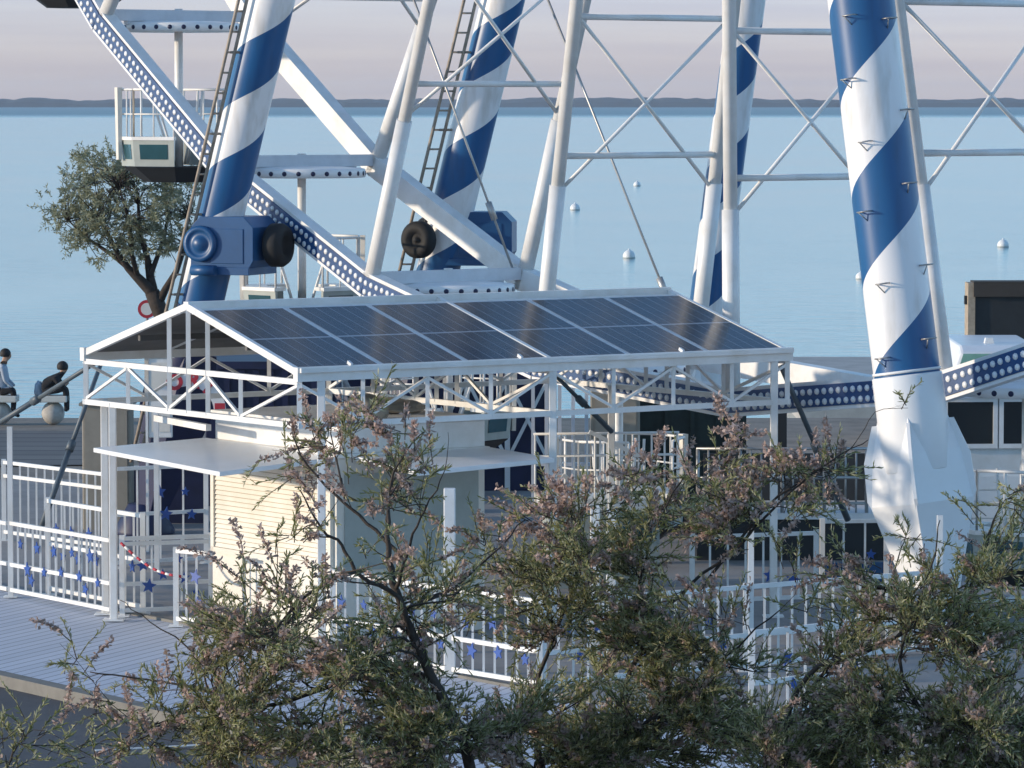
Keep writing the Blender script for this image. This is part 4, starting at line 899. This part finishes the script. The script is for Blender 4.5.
def tamarisk(label, base_px, Y, limbs, clumps, seed):
    random.seed(seed)
    bx = U(base_px, 700, Y).x
    root = thing('tamarisk_bush', label, 'bush', (bx, Y, 0), 0, 'tamarisk bushes in the foreground')
    br = B(); lf = B(); bl = B(); nodes = []
    for pts in limbs:
        # points: (px,py,dY,r)
        w_ = [U(p[0], p[1], Y + p[2]) for p in pts]; rr = [p[3] * .74 for p in pts]; rr[-1] = min(rr[-1], .004)
        fine = []; fr2 = []
        for i in range(len(w_) - 1):
            for q in range(4):
                t = q / 4; pm_, p0, p1, p2 = w_[max(i - 1, 0)], w_[i], w_[i + 1], w_[min(i + 2, len(w_) - 1)]
                pt = p0 * 1 + (p1 - pm_) * (.5 * t) + (pm_ * 2 - p0 * 5 + p1 * 4 - p2) * (.5 * t * t) + (p0 * 3 - pm_ - p1 * 3 + p2) * (.5 * t ** 3)
                fine.append(pt + rnd() * (.006 if q else 0)); fr2.append(rr[i] * (1 - t) + rr[i + 1] * t)
        fine.append(w_[-1]); fr2.append(rr[-1])
        br.tube(fine, fr2, 7, 0)
        for i in range(1, len(fine)): nodes.append((fine[i], (fine[i] - fine[i - 1]).normalized(), fr2[i]))
    for (cx, cy, rx, ry, den, pink, dy) in clumps:
        area = math.pi * rx * ry; nb = max(2, int(area / 1500 * min(1.0, .35 + den / 90))); nt_ = int(area / 1e4 * den * (1.25 if cy < 700 else 1.6))
        for _ in range(nb):
            for _t in range(30):
                a = random.uniform(0, 2 * math.pi); q = math.sqrt(random.random()); px, py = cx + rx * q * math.cos(a), cy + ry * q * math.sin(a)
                break
            tgt = U(px, py, Y + dy + random.gauss(0, .45))
            cand = min(random.sample(nodes, min(len(nodes), 40)), key=lambda nn: (nn[0] - tgt).length + (.6 if nn[0].z > tgt.z + .1 else 0))
            path = bez(cand[0], tgt, (cand[1] + rnd() * .3).normalized(), -.04, 7)
            r0 = min(cand[2] * .7, .011); br.tube(path, [r0 * (1 - .75 * i / 6) for i in range(7)], 4, 0, False)
            for __ in range(max(1, int(nt_ / nb))):
                i = random.choice((2, 3, 4, 4, 5, 5, 6)); o = path[i]; bd = (path[i] - path[i - 1]).normalized()
                o = o + rnd() * .03
                d = (bd * .7 + V((0, 0, .45)) + rnd() * .55).normalized(); L = random.uniform(.16, .40)
                mid_ = o + d * (L * .5) + rnd() * .012; end = o + d * L - V((0, 0, L * random.uniform(0, .22)))
                br.tube([o, mid_, end], [.0038, .0028, .0012], 3, 0, False)
                isp = random.random() < pink
                nn = random.randint(26, 38)
                for k_ in range(nn):
                    t = .15 + .85 * k_ / nn; pnt = o.lerp(mid_, t * 2) if t < .5 else mid_.lerp(end, t * 2 - 1)
                    dd = (d * .95 + rnd() * .42).normalized()
                    if isp and t > .25:
                        for _q in (0, 1): needle(bl, pnt + rnd() * .008, (d * .35 + rnd() * .6).normalized(), random.uniform(.018, .042), random.uniform(.012, .022))
                    else: needle(lf, pnt, dd, random.uniform(.022, .062), random.uniform(.007, .012))
    br.build('branches', M['bark'], root); lf.build('foliage', M['leaf'], root)
    if bl.v: bl.build('blossom', M['blossom'], root)
    return root
# left bush: trunk and limbs read from the dark branches that show
tamarisk('left tamarisk bush with pink brown tips, in front of the kiosk', 470, 27.0, [
    [(478, 1000, .2, .06), (470, 768, .1, .05), (440, 692, 0, .045), (415, 640, 0, .038), (397, 592, 0, .032), (389, 548, 0, .024), (388, 500, .1, .014), (400, 462, .1, .008), (424, 432, .1, .004)],
    [(413, 640, 0, .03), (398, 597, -.1, .022), (362, 577, -.2, .018), (342, 545, -.2, .014), (322, 529, -.25, .011), (300, 490, -.3, .007)],
    [(405, 560, 0, .018), (376, 530, .1, .016), (342, 501, .15, .013), (307, 465, .2, .009), (292, 432, .2, .005)],
    [(365, 570, -.15, .017), (342, 575, -.3, .018), (312, 592, -.4, .016), (289, 613, -.5, .013), (262, 650, -.5, .010)],
    [(432, 680, 0, .03), (385, 665, .3, .022), (320, 690, .4, .019), (254, 707, .4, .016), (221, 694, .4, .013), (150, 680, .5, .009), (90, 672, .5, .005)],
    [(235, 700, .4, .013), (208, 690, .4, .010), (196, 655, .5, .008), (150, 622, .6, .005), (120, 600, .6, .003)],
    [(230, 700, .4, .012), (180, 715, .2, .008), (130, 735, .2, .006), (100, 742, .2, .004)],
    [(405, 610, 0, .02), (450, 590, .3, .013), (490, 556, .5, .009), (525, 520, .6, .005)],
    [(395, 590, 0, .02), (410, 545, -.2, .012), (425, 510, -.3, .008), (445, 470, -.4, .004), (448, 432, -.4, .002)],
    [(345, 500, .1, .012), (335, 455, .2, .007), (330, 418, .2, .003)]],
    [(345, 480, 72, 62, 54, .42, 0), (310, 455, 40, 40, 35, .55, .2), (395, 500, 60, 60, 18, .3, 0), (300, 540, 45, 45, 22, .3, -.2), (250, 600, 60, 45, 45, .25, -.3), (300, 640, 80, 55, 80, .2, -.2),
     (230, 660, 60, 55, 75, .25, .2), (330, 710, 110, 60, 150, .12, -.2), (170, 672, 60, 32, 40, .3, .5), (100, 655, 50, 22, 28, .55, .5), (140, 730, 60, 30, 26, .3, .2), (260, 745, 80, 36, 190, .12, 0), (370, 750, 80, 30, 200, .15, 0), (440, 620, 55, 55, 56, .15, .3), (470, 575, 60, 45, 66, .2, .4), (425, 735, 70, 40, 120, .35, 0), (420, 570, 40, 60, 26, .2, 0)], 3)
tamarisk('middle tamarisk bush, dense green below with pink blossom on top', 590, 28.5, [
    [(560, 1000, 0, .06), (545, 800, 0, .05), (537, 740, 0, .03), (537, 690, .1, .022), (560, 620, .2, .016), (580, 560, .2, .010), (570, 510, .2, .005)],
    [(545, 790, 0, .05), (516, 756, -.3, .034), (478, 748, -.5, .026), (440, 755, -.6, .018), (400, 775, -.6, .012)],
    [(560, 800, 0, .035), (610, 720, .2, .026), (650, 630, .2, .019), (690, 585, .2, .015), (745, 540, .1, .013), (790, 492, 0, .010), (830, 462, -.1, .007), (868, 440, -.1, .004)],
    [(700, 590, .2, .015), (764, 510, .3, .012), (815, 471, .3, .008), (853, 446, .3, .004), (875, 412, .3, .003), (908, 408, .3, .002)],
    [(640, 650, .2, .02), (640, 580, .3, .014), (660, 520, .4, .009), (690, 470, .4, .006), (740, 445, .4, .003)],
    [(600, 740, 0, .02), (650, 720, -.2, .014), (720, 660, -.2, .010), (780, 610, -.2, .006)]],
    [(560, 590, 85, 60, 150, .06, 0), (540, 520, 70, 34, 66, .72, .1), (650, 560, 70, 60, 90, .14, .1), (720, 500, 70, 45, 84, .5, .3), (770, 448, 62, 30, 50, .75, .3), (640, 480, 50, 25, 54, .75, .3), (690, 610, 75, 50, 110, .15, .1), (780, 520, 70, 48, 66, .28, .1), (600, 660, 75, 50, 95, .10, 0), (680, 690, 110, 55, 180, .12, -.1), (580, 745, 100, 36, 280, .1, -.2), (700, 750, 120, 32, 300, .12, -.3), (560, 600, 50, 40, 60, .05, -.2), (890, 408, 26, 9, 26, .1, .3), (830, 500, 40, 34, 30, .4, .1), (520, 640, 50, 40, 54, .2, 0), (500, 740, 50, 30, 70, .2, -.3)], 5)
tamarisk('right tamarisk bush, darkest and densest, before the white leg foot', 880, 27.5, [
    [(770, 1000, 0, .05), (780, 768, 0, .036), (807, 677, 0, .022), (865, 652, 0, .019), (906, 631, .1, .016), (942, 609, .1, .012), (967, 583, .1, .008), (990, 530, .1, .004)],
    [(800, 700, 0, .02), (850, 640, .3, .013), (885, 592, .3, .009), (905, 540, .3, .004)],
    [(990, 1000, 0, .06), (985, 800, 0, .045), (975, 700, 0, .03), (965, 620, .1, .02), (985, 550, .1, .012), (1000, 500, .1, .005)],
    [(985, 780, 0, .03), (930, 720, -.2, .02), (900, 660, -.2, .014), (930, 570, -.2, .008), (940, 520, -.2, .004)],
    [(980, 740, 0, .03), (1030, 690, .1, .02), (1060, 620, .1, .014), (1040, 560, .1, .007)]],
    [(960, 590, 55, 48, 110, .06, 0), (1010, 560, 45, 50, 110, .06, 0), (925, 545, 18, 50, 20, .15, .1), (900, 570, 30, 40, 22, .3, .1), (985, 520, 40, 28, 26, .1, .1), (920, 640, 60, 45, 75, .12, 0), (1000, 650, 55, 50, 60, .06, 0), (850, 690, 80, 50, 75, .15, 0), (930, 735, 110, 50, 260, .12, -.1), (1010, 730, 60, 50, 230, .2, -.1), (830, 745, 80, 38, 260, .12, -.1), (1000, 610, 50, 50, 90, .05, .1), (900, 650, 60, 50, 70, .1, .1), (845, 600, 45, 45, 64, .4, .1)], 9)
tamarisk('small tamarisk tuft poking up at the bottom left corner', 10, 26.0, [
    [(-10, 1000, 0, .03), (0, 800, 0, .016), (18, 745, 0, .006), (24, 728, 0, .003)], [(0, 800, 0, .014), (-20, 740, 0, .006)]],
    [(12, 756, 34, 18, 60, .1, 0), (90, 768, 60, 10, 60, .15, 0)], 13)

# olive tree by the water
random.seed(21)
TY = 71.0; bp_ = G(176, 472); bp_ = U(176, 472, TY); bp_.z = 0
ol = thing('olive_tree', 'small grey green olive tree leaning over the water on the left', 'tree', (bp_.x, bp_.y, 0))
tk = B(); lf = B(); nodes = []
T = lambda px, py, dy=0: U(px, py, TY + dy)
tr_pts = [T(178, 480), T(176, 400), T(168, 330), T(158, 306), T(152, 292)]
limbs = [([T(160, 310), T(150, 290), T(138, 278), T(128, 268), T(116, 250), T(105, 228)], [.12, .10, .08, .06, .045, .025]),
         ([T(154, 296), T(150, 276, .1), T(147, 256, .2), T(140, 235, .3), T(138, 205, .3)], [.09, .07, .05, .04, .02]),
         ([T(158, 304), T(166, 288, -.1), T(176, 272, -.2), T(184, 250, -.2), T(188, 220, -.2)], [.08, .06, .05, .035, .02]),
         ([T(138, 278), T(132, 255, -.2), T(130, 225, -.3), T(120, 190, -.3)], [.05, .04, .03, .015]),
         ([T(128, 268), T(112, 255, .2), T(90, 240, .3), T(70, 222, .4)], [.045, .035, .025, .012]),
         ([T(150, 276), T(160, 250, .3), T(168, 220, .4), T(165, 185, .4)], [.05, .035, .025, .012])]
tk.tube(tr_pts, [.17, .16, .14, .13, .12], 10); tk.build('trunk', M['olivebark'], ol)
tk = B()
for p_, r_2 in limbs:
    tk.tube(p_, r_2, 7)
    for i in range(2, len(p_)): nodes.append((p_[i], (p_[i] - p_[i - 1]).normalized()))
lobes = [(120, 205, 52, 42), (95, 190, 36, 34), (150, 190, 40, 38), (80, 222, 34, 26), (170, 215, 28, 38), (115, 168, 40, 20), (112, 245, 38, 20), (62, 205, 18, 14), (90, 160, 16, 10), (185, 190, 18, 28), (150, 240, 30, 18)]
for cx, cy, rx, ry in lobes:
    for _ in range(int(rx * ry / 33)):
        a = random.uniform(0, 2 * math.pi); q = random.random() ** .45; tgt = T(cx + rx * q * math.cos(a), cy + ry * q * math.sin(a), random.gauss(0, .5))
        nd = min(random.sample(nodes, 10), key=lambda z: (z[0] - tgt).length); path = bez(nd[0], tgt, (nd[1] + rnd() * .3).normalized(), 0, 5)
        tk.tube(path, [.012, .010, .008, .006, .003], 4, 0, False)
        d = (path[-1] - path[-2]).normalized()
        for s_ in range(3):
            o = path[random.choice((3, 4, 4))] + rnd() * .05; dd = (d + rnd() * .6).normalized(); L = random.uniform(.12, .3)
            for k_ in range(20): needle(lf, o + dd * (L * k_ / 20), (dd * .5 + rnd() * .6).normalized(), random.uniform(.05, .10), random.uniform(.014, .024))
tk.build('branches', M['olivebark'], ol); lf.build('crown', M['olive'], ol)

# ------------------------------------------------------------------ haze over the bay
hm = bpy.data.materials.new('air_haze'); hm.use_nodes = True; n = hm.node_tree.nodes; n.remove(n['Principled BSDF'])
pv = n.new('ShaderNodeVolumePrincipled'); pv.inputs['Density'].default_value = .0001; pv.inputs['Color'].default_value = (.72, .84, 1.0, 1); pv.inputs['Anisotropy'].default_value = .1
hm.node_tree.links.new(pv.outputs[0], n['Material Output'].inputs['Volume'])
b = B(); b.box((-1600, -90, -6), (1600, 5300, 27)); hz = b.build('haze', hm); hz['kind'] = 'stuff'
